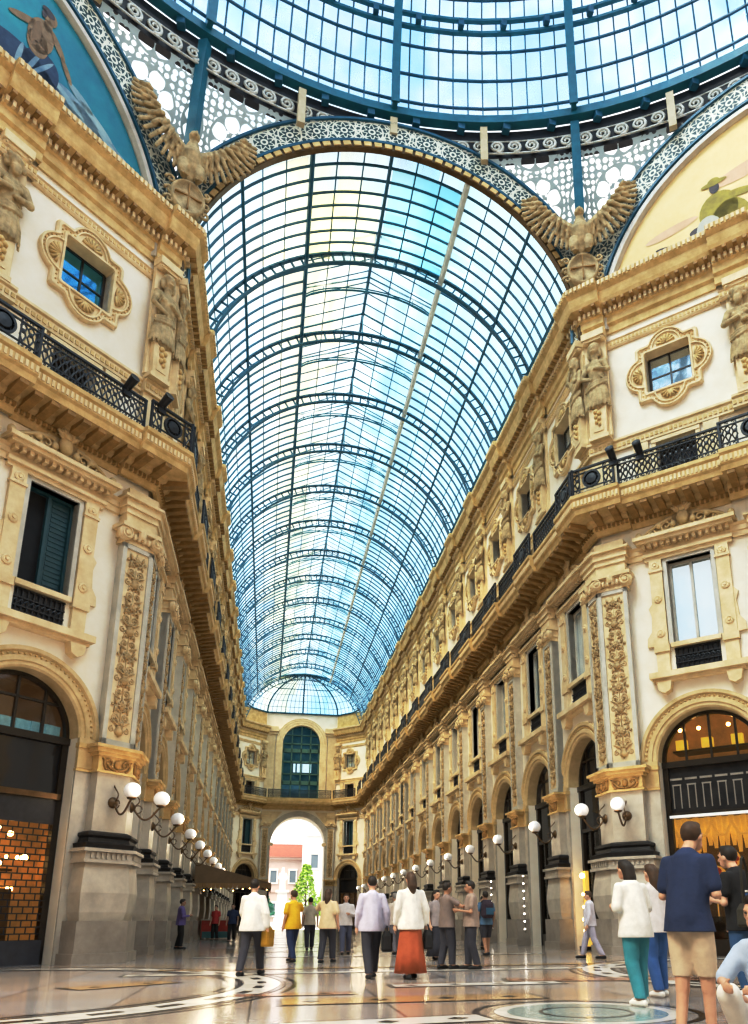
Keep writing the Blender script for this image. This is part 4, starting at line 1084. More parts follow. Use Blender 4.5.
for side in SIDES:
    mb = MB(); r = 6.2; n = 48
    mb.add([(7 + r * COS(PI * i / n), 0, ZC + r * SIN(PI * i / n)) for i in range(n + 1)], [tuple(range(n + 1))])
    fz = 22.1
    if side == 'left':
        mats = [SKYT, CLOUDT, CLOUDL, FIGB, FIGN, FIGD, FIGS]
        mb.cur = 1
        for x, z, rx, rz in ((2.0, 22.6, 1.2, .45), (2.9, 23.0, 1.0, .42), (3.6, 23.2, .8, .4), (4.6, 22.9, 1.3, .6), (8, 22.9, 2.2, .7), (11, 22.8, 1.6, .5)): blob(mb, x, z, rx, rz, .35, y=.012)
        mb.cur = 2
        for x, z, rx, rz in ((2.3, 22.95, .7, .10), (3.0, 23.45, .6, .13), (3.55, 23.75, .45, .14), (2.6, 22.7, .9, .10), (3.9, 23.35, .6, .1), (6.0, 23.4, .9, .2)): blob(mb, x, z, rx, rz, .42, y=.016)
        mb.cur = 4
        for x, z, rx, rz, a in ((4.75, 23.4, .5, .75, .4), (5.3, 23.2, 1.0, .55, 0), (4.35, 23.0, .5, .35, .6)): blob(mb, x, z, rx, rz, a, y=.02)
        mb.cur = 1
        for x, z, rx, rz, a in ((4.7, 23.5, .06, .6, .5), (4.95, 23.4, .06, .6, .3), (5.3, 23.3, .07, .5, .1)): blob(mb, x, z, rx, rz, a, y=.022)
        mb.cur = 3
        for x, z, rx, rz, a in ((4.85, 24.55, .36, .62, .12), (4.9, 24.2, .30, .45, 0), (4.72, 25.1, .13, .2, .1), (4.68, 25.42, .19, .25, .1), (4.38, 24.75, .42, .11, .95), (4.05, 24.2, .38, .085, 1.05), (5.3, 24.65, .5, .12, -.5)): blob(mb, x, z, rx, rz, a, y=.024)
        mb.cur = 5; blob(mb, 4.76, 25.56, .19, .13, .3, y=.03); blob(mb, 4.86, 25.42, .07, .17, .1, y=.03)
        mb.cur = 6
        for x, z, rx, rz, a in ((4.98, 24.5, .13, .5, .1), (4.72, 24.62, .15, .06, .3), (4.85, 24.2, .16, .05, .2), (4.62, 25.36, .07, .12, 0)): blob(mb, x, z, rx, rz, a, y=.028)
        lab = 'teal painted lunette with clouds and a draped figure, upper left'
    else:
        mats = [SKYG, CLOUDG, CLOUDL, FIGY, FIGW, FIGD]
        mb.cur = 1
        for x, z, rx, rz in ((2.2, 22.5, 1.0, .3), (3.2, 23.4, .9, .18), (6.0, 24.5, 1.4, .3), (8, 22.6, 2.4, .6), (11, 22.3, 1.6, .5)): blob(mb, x, z, rx, rz, .1, y=.012)
        mb.cur = 5; blob(mb, 2.75, 22.5, .65, .3, .3, y=.016, squash=.8); blob(mb, 3.0, 22.75, .4, .1, -.3, y=.018); blob(mb, 4.05, 22.9, .28, .16, 0, y=.016)
        mb.cur = 3; blob(mb, 4.75, 23.35, .62, .75, -.05, y=.02); blob(mb, 5.1, 22.75, .62, .85, .1, y=.02); blob(mb, 5.4, 23.7, .5, .15, -.2, y=.022)
        mb.cur = 4; blob(mb, 4.4, 22.75, .4, .55, .1, y=.024)
        mb.cur = 5; blob(mb, 4.7, 24.3, .16, .22, 0, y=.026)
        mb.cur = 3; blob(mb, 4.7, 24.5, .42, .1, 0, y=.028); blob(mb, 4.7, 24.55, .2, .16, 0, y=.03)
        lab = 'golden painted lunette with a robed figure in a brimmed hat, upper right'
    mb.rot(T_D); mirror_if(mb, side)
    o = tag(link('mural_lunette', mb.mesh('mural_lunette', mats)), lab, 'mural')
    bk = MB(); bk.add([T_D(7 + 7.6 * COS(PI * i / 48), -.05, ZC + 7.6 * SIN(PI * i / 48)) for i in range(49)], [tuple(range(49))]); mirror_if(bk, side)
    struct(link('wall_%s_lunette' % side, bk.mesh('wall_lunette', IRON)))

def eagle_mod():
    m = Mod(0)
    b = MB()
    limb(b, [(0, .05, 1.30), (0, .12, 1.65), (0, .18, 2.0), (0, .16, 2.30), (0, .2, 2.52)], [.15, .24, .28, .20, .12], 12)
    b.ball((0, .24, 2.66), .16, .19, .16); b.ball((0, .42, 2.62), .06, .12, .06); b.ball((0, .50, 2.55), .035, .05, .08)
    for sx in (-1, 1):
        limb(b, [(sx * .2, .14, 1.62), (sx * .24, .22, 1.35), (sx * .2, .22, 1.16)], [.2, .14, .08])
        for t in (-.5, 0, .5): limb(b, [(sx * .2, .22, 1.14), (sx * .2 + .16 * SIN(t), .22 + .2 * COS(t), 1.08)], [.06, .035], 7)
        # wing: arm bone then layered rows of broad feathers
        bone = [Vector(p) for p in ((.22, .1, 2.10), (.55, .04, 2.45), (.95, .0, 2.85), (1.30, -.02, 3.30))]
        limb(b, [(sx * p.x, p.y, p.z) for p in bone], [.17, .13, .10, .05])
        def on(t):
            f = t * 3; i = min(2, int(f)); return bone[i].lerp(bone[i + 1], f - i)
        for ln, w_, dy, nf in ((.26, .07, .15, 9), (.50, .07, .06, 12), (.84, .066, -.05, 16)):
            for i in range(nf):
                t = i / (nf - 1); p = on(t); an = -1.85 + 2.1 * t ** 1.2; L = ln * (.80 + .35 * SIN(PI * t) - .25 * t)
                e = p + Vector((COS(an) * L, 0, SIN(an) * L)); m_ = p.lerp(e, .55) + Vector((0, .03, 0))
                limb(b, [(sx * p.x, p.y + dy, p.z), (sx * m_.x, m_.y + dy, m_.z), (sx * e.x, e.y + dy - .02, e.z)], [.06, w_, .058], 6)
    for i in range(5): limb(b, [(0, -.02, 1.4), ((i - 2) * .12, -.06, .85)], [.12, .07], 6)
    b.v = [(x, y + .28 * max(0, abs(x) - .25), z) for x, y, z in b.v]
    me = sculpt('eagle_body', b, STATUE, .019, 0)
    m.parts.append(('eagle_body', me, [], None, (0, 0, 0), 0))
    b = MB(); K = 28
    def ov(k, y): return [(.50 * k * COS(2 * PI * i / K), y, .52 + .60 * k * SIN(2 * PI * i / K)) for i in range(K)]
    b.loft([ov(1, -.1), ov(1, .16), ov(.92, .24), ov(.82, .24), ov(.78, .17), ov(.01, .26)])
    b.box(-.28, .28, -.3, .1, 0, .3)
    for sx in (-1, 1):
        for z in (.2, .52, .9): b.spiral(sx * .5, z, .14, .14, 1.2, .05, 0, sx)
    k1 = m.part('shield', b, STATUE, True)
    b = MB(); b.box(-.02, .02, .2, .275, .08, .98); b.box(-.37, .37, .2, .275, .5, .54); m.part('shield_cross', b, GOLDD, False, k1)
    return m
EAGLE = eagle_mod()
for side in SIDES:
    sg = SIDES[side]
    o = EAGLE.put('eagle_statue', (sg * 6.66, -.72), sg * (PI - PI / 8)); o.location.z = 22.1; o.scale = (1.12, 1.0, 1.12)
    tag(o, 'stone eagle with spread wings on a shield, above the %s corner pier' % side, 'statue')

# ------------------------------------------------------------------ glazed barrel vault
V0, VR = 20.45, 6.98
vault = struct(empty('ceiling', (0, 0, 0)), 'glazed iron barrel vault over the arcade')
LA0, LA1 = math.radians(66), math.radians(114)
g = MB()
YV0, YV1 = .08, YE - .2
def vq(a0, a1, y0, y1): g.quad((VR * COS(a0), y0, V0 + VR * SIN(a0)), (VR * COS(a0), y1, V0 + VR * SIN(a0)), (VR * COS(a1), y1, V0 + VR * SIN(a1)), (VR * COS(a1), y0, V0 + VR * SIN(a1)))
SEG = [math.radians(6 + 168 * i / 42) for i in range(43)]
for a0, a1 in zip(SEG, SEG[1:]):
    inside = a0 > LA0 - .02 and a1 < LA1 + .02
    vq(a0, a1, YV0, P0 if inside else YV1)
LX, LZ = VR * COS(LA0), V0 + VR * SIN(LA0); LH, LT = .35, 28.55
for sx in (-1, 1):
    g.quad((sx * LX, P0, LZ + LH), (sx * LX, YV1, LZ + LH), (0, YV1, LT), (0, P0, LT))
    g.quad((sx * LX, P0, LZ), (sx * LX, YV1, LZ), (sx * LX, YV1, LZ + LH), (sx * LX, P0, LZ + LH))
for y in (P0, YV1): g.add([(-LX, y, LZ), (LX, y, LZ), (LX, y, LZ + LH), (0, y, LT), (-LX, y, LZ + LH)], [(0, 1, 2, 3, 4)])
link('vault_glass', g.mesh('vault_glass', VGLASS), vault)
def tint_mat(name, c):
    m, nt, out = new_mat(name); a = N(nt, 'ShaderNodeBsdfTransparent'); a.inputs[0].default_value = (*c, 1); d = N(nt, 'ShaderNodeBsdfTranslucent'); d.inputs[0].default_value = (*c, 1)
    no = N(nt, 'ShaderNodeTexNoise'); no.inputs['Scale'].default_value = 1.2; mx = N(nt, 'ShaderNodeMixShader'); nt.links.new(no.outputs['Fac'], mx.inputs[0]); nt.links.new(a.outputs[0], mx.inputs[1]); nt.links.new(d.outputs[0], mx.inputs[2]); nt.links.new(mx.outputs[0], out.inputs[0]); return m
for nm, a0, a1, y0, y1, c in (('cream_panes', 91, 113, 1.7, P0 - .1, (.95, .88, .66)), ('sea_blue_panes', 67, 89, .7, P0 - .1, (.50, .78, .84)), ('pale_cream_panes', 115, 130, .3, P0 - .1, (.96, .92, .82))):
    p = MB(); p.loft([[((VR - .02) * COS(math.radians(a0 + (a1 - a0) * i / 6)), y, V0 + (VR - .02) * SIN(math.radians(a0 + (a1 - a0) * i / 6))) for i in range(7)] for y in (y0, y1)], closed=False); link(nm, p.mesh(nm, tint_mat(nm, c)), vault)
def girder(mb, r, d, y, w, a0, a1, n, st=1):
    """open lattice arch girder"""
    mb.arc(0, V0, [(r, y - w), (r, y + w), (r - .07, y + w), (r - .07, y - w)], a0, a1, n); mb.arc(0, V0, [(r - d, y - w), (r - d, y + w), (r - d - .06, y + w), (r - d - .06, y - w)], a0, a1, n)
    for i in range(0, n + 1, st):
        a = a0 + (a1 - a0) * i / n; mb.tube([((r - .03) * COS(a), y, V0 + (r - .03) * SIN(a)), ((r - d) * COS(a), y, V0 + (r - d) * SIN(a))], .045, 4)
rb = MB(); girder(rb, VR - .02, .46, 0, .09, math.radians(8), math.radians(172), 44)
rm = rb.mesh('vault_rib', IRON)
for y in PIL: link('vault_rib', rm, vault, (0, y, 0))
lb = MB()   # lantern frame above each rib and arched brace mid-bay
for sx in (-1, 1): lb.tube([(sx * LX, 0, LZ + LH), (0, 0, LT)], .05, 4); lb.tube([(sx * LX, 0, LZ), (sx * LX, 0, LZ + LH)], .05, 4)
lb.tube([(0, 0, LT), (0, 0, LZ + .5)], .03, 4)
lm = lb.mesh('lantern_truss', IRONL)
br = MB()
for dz, rr in ((0, .045), (.13, .03)):
    br.tube([(LX * (2 * i / 16 - 1), 0, LZ + dz + .0 + .85 * (1 - (2 * i / 16 - 1) ** 2) ** .8) for i in range(17)], rr, 5)
for sx in (-1, 1):
    br.tube([(sx * LX, 0, LZ), (sx * LX, 0, LZ + LH + .15), (0, 0, LT - .05)], .035, 4)
    for t in (.15, .3): br.tube([(sx * LX * (1 - t), 0, LZ + 1.9 * t), (sx * LX * (1 - t), 0, LZ + LH + (LT - LZ - LH) * t)], .02, 4)
bm = br.mesh('lantern_brace', IRONL)
for y in PIL: link('lantern_truss', lm, vault, (0, y, 0))
for y in PIL[:-1]: link('lantern_brace', bm, vault, (0, y + PP / 2, 0))
for a_ in (20, 42, 66, 114, 138, 160):
    a = math.radians(a_); p = MB(); th = .13 if a_ == 66 else .09 if a_ == 114 else .065
    p.tube([((VR - .1) * COS(a), YV0, V0 + (VR - .1) * SIN(a)), ((VR - .1) * COS(a), YV1, V0 + (VR - .1) * SIN(a))], th, 6)
    link('purlin', p.mesh('purlin', WHITEI if a_ == 66 else IRON), vault)
p = MB(); p.tube([(0, P0, LT - .04), (0, YV1, LT - .04)], .07, 6); p.tube([(0, YV0, V0 + VR - .08), (0, P0, V0 + VR - .08)], .07, 6); link('ridge_beam', p.mesh('ridge_beam', IRON), vault)
# thin glazing bars: transverse arcs and longitudinal lines
p = MB(); ys = [YV0 + (P0 - YV0) * k / 8 for k in range(1, 8)]
for y0 in PIL[:-1]: ys += [y0 + PP * k / 7 for k in range(1, 7)]
for y in ys:
    for a0, a1, n in ((SEG[0], LA0, 14), (LA1, SEG[-1], 14)) if y > P0 else ((SEG[0], SEG[-1], 42),):
        th = .03
        p.arc(0, V0, [(VR - .01, y - th), (VR - .01, y + th), (VR - .09, y + th), (VR - .09, y - th)], a0, a1, n)
    if y > P0:
        for sx in (-1, 1): p.tube([(sx * LX, y, LZ + LH), (0, y, LT)], .028, 4)
link('glazing_arcs', p.mesh('glazing_arcs', IRON), vault)
p = MB()
for a_ in (12, 27, 34, 50, 58, 122, 130, 146, 153, 168):
    a = math.radians(a_); p.tube([((VR - .03) * COS(a), YV0, V0 + (VR - .03) * SIN(a)), ((VR - .03) * COS(a), YV1, V0 + (VR - .03) * SIN(a))], .025, 4)
for a_ in (74, 82, 98, 106):
    a = math.radians(a_); p.tube([((VR - .03) * COS(a), YV0, V0 + (VR - .03) * SIN(a)), ((VR - .03) * COS(a), P0, V0 + (VR - .03) * SIN(a))], .03, 4)
for t in (-.66, -.33, .33, .66): p.tube([(LX * t, P0, LZ + LH + (LT - LZ - LH) * (1 - abs(t))), (LX * t, YV1, LZ + LH + (LT - LZ - LH) * (1 - abs(t)))], .025, 4)
link('glazing_lines', p.mesh('glazing_lines', IRON), vault)
# end hood: glazed half-dome falling from the last rib onto the end wall
ZE = 23.75
HB = [Vector(p) for p in ((6.15, YV1, ZE), (5.6, YE + 1.3, ZE), (4.0, YE + 2.9, ZE), (2.0, YE + 2.9, ZE), (0, YE + 2.9, ZE))]
HB = HB + [Vector((-p.x, p.y, p.z)) for p in HB[-2::-1]]
HA = Vector((0, YV1 - .3, V0 + VR + .05))
def hood(a, t):
    """fan of curved ribs from the crown of the last arch (t = 0) down to the polygonal wall head (t = 1)"""
    f = (a - math.radians(14)) / math.radians(152) * 8; i = max(0, min(7, int(f))); bp = HB[i].lerp(HB[i + 1], f - i)
    q = t * PI / 2; return Vector((HA.x + (bp.x - HA.x) * SIN(q), HA.y + (bp.y - HA.y) * SIN(q), ZE + (HA.z - ZE) * COS(q)))
gh = MB(); NA, NT = 32, 8
pts = [[hood(math.radians(14 + 152 * i / NA), j / NT) for i in range(NA + 1)] for j in range(NT + 1)]
gh.loft(pts, closed=False); link('end_hood_glass', gh.mesh('end_hood_glass', VGLASS), vault)
p = MB()
for i in (0, 4, 8, 12, 16, 20, 24, 28, 32): p.tube([hood(math.radians(14 + 152 * i / NA), j / NT) - Vector((0, .06, .04)) for j in range(NT + 1)], (.10 if i % 8 == 0 else .05), 5)
for j in range(1, NT): p.tube([hood(math.radians(14 + 152 * i / NA), j / NT) - Vector((0, .04, .03)) for i in range(NA + 1)], .03 if j != 4 else .06, 4)
for i in range(NA + 1): p.tube([hood(math.radians(14 + 152 * i / NA), j / NT) - Vector((0, .02, .02)) for j in range(NT + 1)], .025, 4)
p.tube([hood(math.radians(14 + 152 * i / NA), 1) for i in range(NA + 1)], .1, 5)
link('end_hood_bars', p.mesh('end_hood_bars', IRON), vault)

# ------------------------------------------------------------------ glass dome over the octagon
OC = -16.9; DR_, DZ = 16.9, 28.9
dome = struct(empty('ceiling', (0, OC, 0)), 'glass dome on a blue iron ring over the octagon')
def dome_pt(az, ph, r=DR_): return (r * COS(ph) * SIN(az), r * COS(ph) * COS(az), DZ + .2 + r * 1.03 * SIN(ph))
g = MB(); AZ = [2 * PI * i / 64 for i in range(65)]; PH = [math.radians(84 * j / 14) for j in range(15)]
g.loft([[dome_pt(a, ph) for a in AZ[:-1]] for ph in PH], caps=False); link('dome_glass', g.mesh('dome_glass', DGLASS, True), dome)
rb = MB(); rows = [[], []]
ring0 = []
def rib_ring(ph, w, r0, r1):
    out = []
    for sx, r in ((-w, r0), (w, r0), (w, r1), (-w, r1)):
        x, y, z = dome_pt(0, ph, r); out.append((sx, y, z))
    return out
rb.loft([rib_ring(ph, .09, DR_ - .02, DR_ - .5) for ph in PH]); rb.loft([rib_ring(ph, .15, DR_ - .45, DR_ - .52) for ph in PH]); rm = rb.mesh('dome_rib', IRONL)
for k in range(16): link('dome_rib', rm, dome, (0, 0, 0), 2 * PI * k / 16)
def hoop(mb, ph, r, w, h, n=96):
    mb.loft([[(rr * SIN(2 * PI * i / n), rr * COS(2 * PI * i / n), zz) for i in range(n)] for rr, zz in [(dome_pt(0, ph, r)[1] + dx, dome_pt(0, ph, r)[2] + dz) for dx, dz in ((0, -h), (0, h), (-w, h), (-w, -h), (0, -h))]], caps=False)
for nm, ph, r, w, h in (('ring_beam', 0, DR_ + .1, .32, .17), ('hoop_beam', 12.6, DR_ - .05, .14, .06), ('hoop_beam', 14.2, DR_ - .05, .14, .06), ('hoop_beam', 26, DR_ - .05, .14, .06), ('hoop_beam', 27.5, DR_ - .05, .14, .06), ('hoop_beam', 42, DR_ - .05, .14, .06), ('hoop_beam', 60, DR_ - .05, .14, .06)):
    mb = MB(); hoop(mb, math.radians(ph), r, w, h); link(nm, mb.mesh(nm, IRONL), dome)
p = MB()
for ph in (2.2, 6.3, 10.3, 17, 20, 23, 30, 34, 38, 46, 50, 55): hoop(p, math.radians(ph), DR_ - .02, .08, .035)
link('glazing_hoops', p.mesh('glazing_hoops', IRON), dome)
p = MB()
for i in range(192):
    if i % 12 == 0: continue
    a = 2 * PI * i / 192; p.tube([dome_pt(a, math.radians(q_), DR_ - .05) for q_ in range(0, 75, 5)], .035, 4)
link('glazing_meridians', p.mesh('glazing_meridians', IRON), dome)
p = MB()   # cast-iron bosses tying the double hoop
for i in range(64):
    a = 2 * PI * (i + .5) / 64; x, y, z = dome_pt(a, math.radians(13.4), DR_ - .25); p.box(x - .1, x + .1, y - .1, y + .1, z - .16, z + .16)
    x, y, z = dome_pt(a, 0, DR_ - .05); p.box(x - .13, x + .13, y - .13, y + .13, z - .42, z - .12)
link('iron_bosses', p.mesh('iron_bosses', IRON), dome)
p = MB(); n = 128   # dark band with white running scrolls below the ring
p.loft([[(r * SIN(2 * PI * i / n), r * COS(2 * PI * i / n), z) for i in range(n)] for r, z in ((17.15, 27.75), (17.0, 28.55), (17.0, 28.86), (17.3, 28.86), (17.4, 27.75), (17.15, 27.75))], caps=False)
fr = link('scroll_frieze', p.mesh('scroll_frieze', IRONB), dome)
p = MB()
for i in range(168):
    az = 2 * PI * i / 168
    if SIN(az) * 0 + COS(az) < -.2: continue
    t = MB(); t.spiral(0, 28.16, 0, .27, 1.9, .062, -PI * .5, 1, 5, 12); t.tube([(-.34, 0, 27.86), (0, 0, 27.86), (.34, 0, 27.86)], .04, 4); t.tube([(-.34, 0, 28.42), (.34, 0, 28.42)], .03, 4)
    t.rot(lambda x, y, z: ((17.02 - y) * SIN(az) + x * COS(az), (17.02 - y) * COS(az) - x * SIN(az), z)); p.merge(t)
link('white_scrolls', p.mesh('white_scrolls', WHITEI, True), fr)
for k in range(32):          # cream posts standing on the arches, teal legs at the corners
    az = 2 * PI * k / 32
    if k % 4 == 2:
        p = MB(); e1 = Vector((18.15 * SIN(az), 18.15 * COS(az), 22.2)); e0 = Vector((16.95 * SIN(az), 16.95 * COS(az), 28.8))
        p.tube([e1, e1.lerp(e0, .55) + Vector((-.12 * SIN(az), -.12 * COS(az), 0)), e0], .22, 4); link('corner_leg', p.mesh('corner_leg', IRONL), dome)
    else:
        p = MB(); z0 = 28.0 if k % 4 == 0 else 26.9
        p.box(-.13, .13, -.1, .1, z0 if k % 4 == 0 else 27.2, 28.75); o = link('arch_post', p.mesh('arch_post', CREAMI), dome, (16.8 * SIN(az), 16.8 * COS(az), 0), -az)
# pierced screens between arches and ring, one on each side of each corner leg
for k in range(8):
    for sx in (-1, 1):
        b = MB(); n = 18; uv = []
        for i in range(n + 1):
            x = 7.0 - 7.0 * (i / n)           # from corner to arch crown
            xo = min(x, 7.9); zl = ZC + math.sqrt(max(0, 7.5 ** 2 - x * x)) + .12
            az = math.atan2(x, 16.9)
            lo = (sx * x, 16.92, min(zl, 27.7)); rr = 17.12; hi = (sx * rr * SIN(az), rr * COS(az), 27.74)
            L0 = Vector(lo); H0 = Vector(hi)
            for j in range(5):
                c = L0.lerp(H0, j / 4); b.v.append(tuple(c)); uv.append((x - 5.35 + 1.15, c.z - 26.0 + 1.15))
        for i in range(n):
            for j in range(4): b.f.append((i * 5 + j, i * 5 + j + 1, (i + 1) * 5 + j + 1, (i + 1) * 5 + j)); b.mi.append(0)
        b.uv = uv; o = link('pierced_screen', b.mesh('pierced_screen', SCREEN), dome, (0, 0, 0), 2 * PI * k / 8)

# ------------------------------------------------------------------ end wall dressing
def arch_trim(name, c, r, zs, w, mat, zlow, steps=3):
    b = MB(); prof = [(r - .02, -.02), (r - .02, .12)]
    for k in range(steps): rr = r + w * (k + 1) / steps; prof += [(rr - .04, .12 + .03 * k), (rr, .15 + .03 * k)]
    prof += [(r + w, -.02)]
    b.arc(c, zs, prof, 0, PI, 40)
    for sx in (-1, 1): b.box(c + sx * (r + w / 2) - w / 2, c + sx * (r + w / 2) + w / 2, -.02, .14, zlow, zs)
    b.rot(T_E); return b
TRN[0] += 1; o = struct(link('trim_%d' % TRN[0], arch_trim('x', 0, EA_R, EA_Z, .55, MARBLE, FL).mesh('exit_arch', MARBLE)), 'stone moulding of the great exit arch')
b = MB()
for sx in (-1, 1):
    b.box(sx * 3.0 - .35, sx * 3.0 + .35, -.6, .22, 8.75, 9.05)
    b.box(sx * 2.0 - 1.4, sx * 2.0 + 1.4, -.02, .05, 12.62, 12.7); b.prism([(sx * 3.45, 12.45), (sx * 1.8, 12.45), (sx * 3.45, 10.4)][::int(sx)], -.01, .03)
b.rot(T_E); link('impost_moulding', b.mesh('impost_moulding', STONE), o)
TRN[0] += 1; o = struct(link('trim_%d' % TRN[0], arch_trim('x', 0, EW_H, EW_Z1, .75, GOLD, 13.9).mesh('window_arch', STONE)), 'broad stone arch round the big end window')
TRN[0] += 1; b = MB()
for prof, m_ in (([(-.05, 12.62), (.14, 12.8), (.16, 13.0), (.3, 13.12), (.9, 13.24), (1.0, 13.5), (1.06, 13.88), (-.05, 13.9)], 0),):
    b.loft([[T_E(s, d, z) for d, z in prof] for s in (4, -4)])
o = struct(link('trim_%d' % TRN[0], b.mesh('end_ledge', GOLD)), 'balcony ledge under the big end window')
for side in SIDES:
    TRN[0] += 1; b = MB(); sg = SIDES[side]
    b.box(sg * 3.4 - .75, sg * 3.4 + .75, -.05, .45, 21.5, 22.05); b.box(sg * 3.45 - .7, sg * 3.45 + .7, -.05, .25, 21.2, 21.5); b.box(sg * 3.45 - .5, sg * 3.45 + .5, -.02, .12, 13.9, 21.2); b.rot(T_E)
    struct(link('trim_%d' % TRN[0], b.mesh('end_pier', STONE)), 'stone strip and cornice stub %s of the big end window' % side)
TRN[0] += 1; b = MB(); 
for sx in (-1, 1): b.loft([[(sx * x, y, z) for x, y in ((7.0, YE - .1), (6.9, YE + .1), (4, YE + 2.99))] for z in (22.0, 22.3, 23.5, 23.8)], closed=False)
struct(link('trim_%d' % TRN[0], b.mesh('end_attic', GOLD)), 'gold attic strip carrying the end glass hood')
rail_e = railing_mod(6.9, False); tag(rail_e.put('balcony_railing', place('right', 'end', 0, .96)[0], PI), 'long black iron railing under the big arched end window', 'railing')
WN[0] += 1; W = struct(empty('window_%d' % WN[0], (0, YE + 3, 13.9)), 'big arched blue-green window above the exit')
b = MB(); K = 24
pts = [(-EW_H, 0), (EW_H, 0)] + [(EW_H * COS(PI * k / K), EW_Z1 - 13.9 + EW_H * SIN(PI * k / K)) for k in range(K + 1)]
b.add([(x, .5, z) for x, z in pts], [tuple(range(len(pts)))]); link('pane', b.mesh('pane', pmat('end_pane', (.02, .10, .13), (.10, .24, .28), .6, .08, .55)), W)
b = MB(); TG = pmat('green_window_frame', (.10, .22, .17), (.07, .16, .13), 3, .5)
for x in (-1.05, 0, 1.05): b.box(x - .07, x + .07, .36, .5, 0, 6.4 + math.sqrt(max(0, EW_H ** 2 - x * x)))
for z, h in ((1.9, .22), (2.9, .06), (4.3, .1), (5.6, .22), (6.4, .08), (7.4, .05)): b.box(-EW_H, EW_H, .36, .5, z - h, z + h)
for sx in (-1, 1): b.box(sx * 2.02 - .09, sx * 2.02 + .09, .36, .5, 0, 6.4)
link('window_frame', b.mesh('window_frame', TG), W)
b = MB()
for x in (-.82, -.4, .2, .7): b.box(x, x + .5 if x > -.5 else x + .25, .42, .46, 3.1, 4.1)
link('painted_reflection_pane', b.mesh('reflection_patch', pmat('reflection_glow', (.62, .78, .86), (.4, .6, .7), 1.5, .1, .2, emit=(.7, .9, 1), estr=.5)), W, )  # reflection painted as pale self-glowing patches

# ------------------------------------------------------------------ street outside the exit
PAVE = pmat('paving', (.42, .40, .38), (.34, .32, .30), .8, .7)
b = MB(); b.quad((-60, YE + 5.4, -.02), (60, YE + 5.4, -.02), (60, 190, -.02), (-60, 190, -.02)); struct(link('ground', b.mesh('ground', PAVE)), 'paved square outside the exit')
FAC = pmat('facade_pink', (.58, .46, .42), (.52, .40, .36), .5, .8); ROOF = pmat('roof_red', (.30, .10, .07), (.24, .08, .06), 2, .7); PALE = pmat('facade_white', (.86, .85, .82), (.74, .74, .72), .6, .7); WGL = mirror_glass('far_window', (.20, .25, .30), .2, .3)
P = tag(empty('palazzo', (-2, 118, 0)), 'long pale palazzo with dark red roof seen through the exit arch', 'building')
b = MB(); b.box(-22, 22, 0, 14, 0, 11.6); b.box(-22.2, 22.2, -.4, 0, 11.2, 11.7); b.box(-22.1, 22.1, -.2, 0, 5.6, 5.9); w_ = link('facade', b.mesh('facade', FAC), P)
b = MB(); b.prism([(-.6, 11.6), (14.6, 11.6), (7, 14.6)], -22.4, 22.4); b.rot(lambda x, y, z: (y, x, z)); link('roof', b.mesh('roof', ROOF), P)
b = MB(); b.box(-.55, .55, -.06, .05, 0, 2.1); wm = b.mesh('window', WGL); b = MB(); b.box(-.75, -.55, -.12, 0, -.1, 2.3); b.box(.55, .75, -.12, 0, -.1, 2.3); b.box(-.8, .8, -.16, 0, 2.1, 2.4); b.box(-.8, .8, -.16, 0, -.2, 0); fm = b.mesh('window_frame', PALE)
for k in range(13):
    for z in (1.6, 7.2):
        o = link('window', wm, P, (-20 + 40 * k / 12, 0, z)); link('window_frame', fm, o)
P = tag(empty('white_building', (11.2, 100, 0)), 'tall white building at the right edge of the exit arch view', 'building')
b = MB(); b.box(-8.5, 8, 0, 14, 0, 21); b.box(-8.7, 8, -.3, 0, 20.6, 21.2); b.box(-8.7, 8, -.25, 0, 13.6, 14); link('facade', b.mesh('facade', PALE), P)
for k in range(4):
    for z in (2, 8.6, 15.5):
        o = link('window', wm, P, (-7.2 + 3.4 * k, 0, z)); link('window_frame', fm, o)
LEAFY = pmat('leaf_bright', (.20, .36, .04), (.34, .50, .08), 5, .6); LEAFD = pmat('leaf_dark', (.02, .16, .10), (.05, .24, .15), 5, .6); BARK = pmat('bark', (.12, .08, .05), (.08, .05, .03), 8, .8)
def tree(x, y, h, w, mat, label, seed):
    rnd = random.Random(seed); P = tag(empty('tree', (x, y, 0)), label, 'tree')
    b = MB(); b.tube([(0, 0, 0), (.1, 0, h * .3), (0, .1, h * .75)], [.22, .16, .05], 8); 
    for k in range(6): a = k * 1.1; b.tube([(0, 0, h * (.28 + .06 * k)), (w * .3 * COS(a), w * .3 * SIN(a), h * (.42 + .07 * k))], [.09, .03], 6)
    link('trunk', b.mesh('trunk', BARK), P)
    b = MB()
    for i in range(1500):
        t = rnd.random() ** .8; a = rnd.uniform(0, 2 * PI); z = h * (.25 + .75 * t); rad = w * .5 * (1.05 - t * .85) * math.sqrt(rnd.uniform(.25, 1)) * (1 + .2 * SIN(a * 3 + z))
        p = Vector((rad * COS(a), rad * SIN(a), z)); d = Vector((rnd.gauss(0, 1), rnd.gauss(0, 1), rnd.gauss(0, 1))).normalized(); u = d.orthogonal().normalized(); s = rnd.uniform(.14, .28)
        b.add([p - d * s, p + u * s * .5, p + d * s, p - u * s * .5], [(0, 1, 2, 3)])
    link('foliage', b.mesh('foliage', mat), P)
tree(2.4, 92, 8.6, 4.6, LEAFY, 'bright yellow-green tree in the square, right of the monument', 2); tree(-3.6, 96, 5.6, 3.8, LEAFD, 'dark green tree at the left of the exit arch view', 5); tree(5.0, 88, 5.6, 3.0, LEAFY, 'small green tree before the white building', 8)
P = tag(empty('monument', (-.9, 90, 0)), 'pale stone monument with standing figure in the square', 'monument')
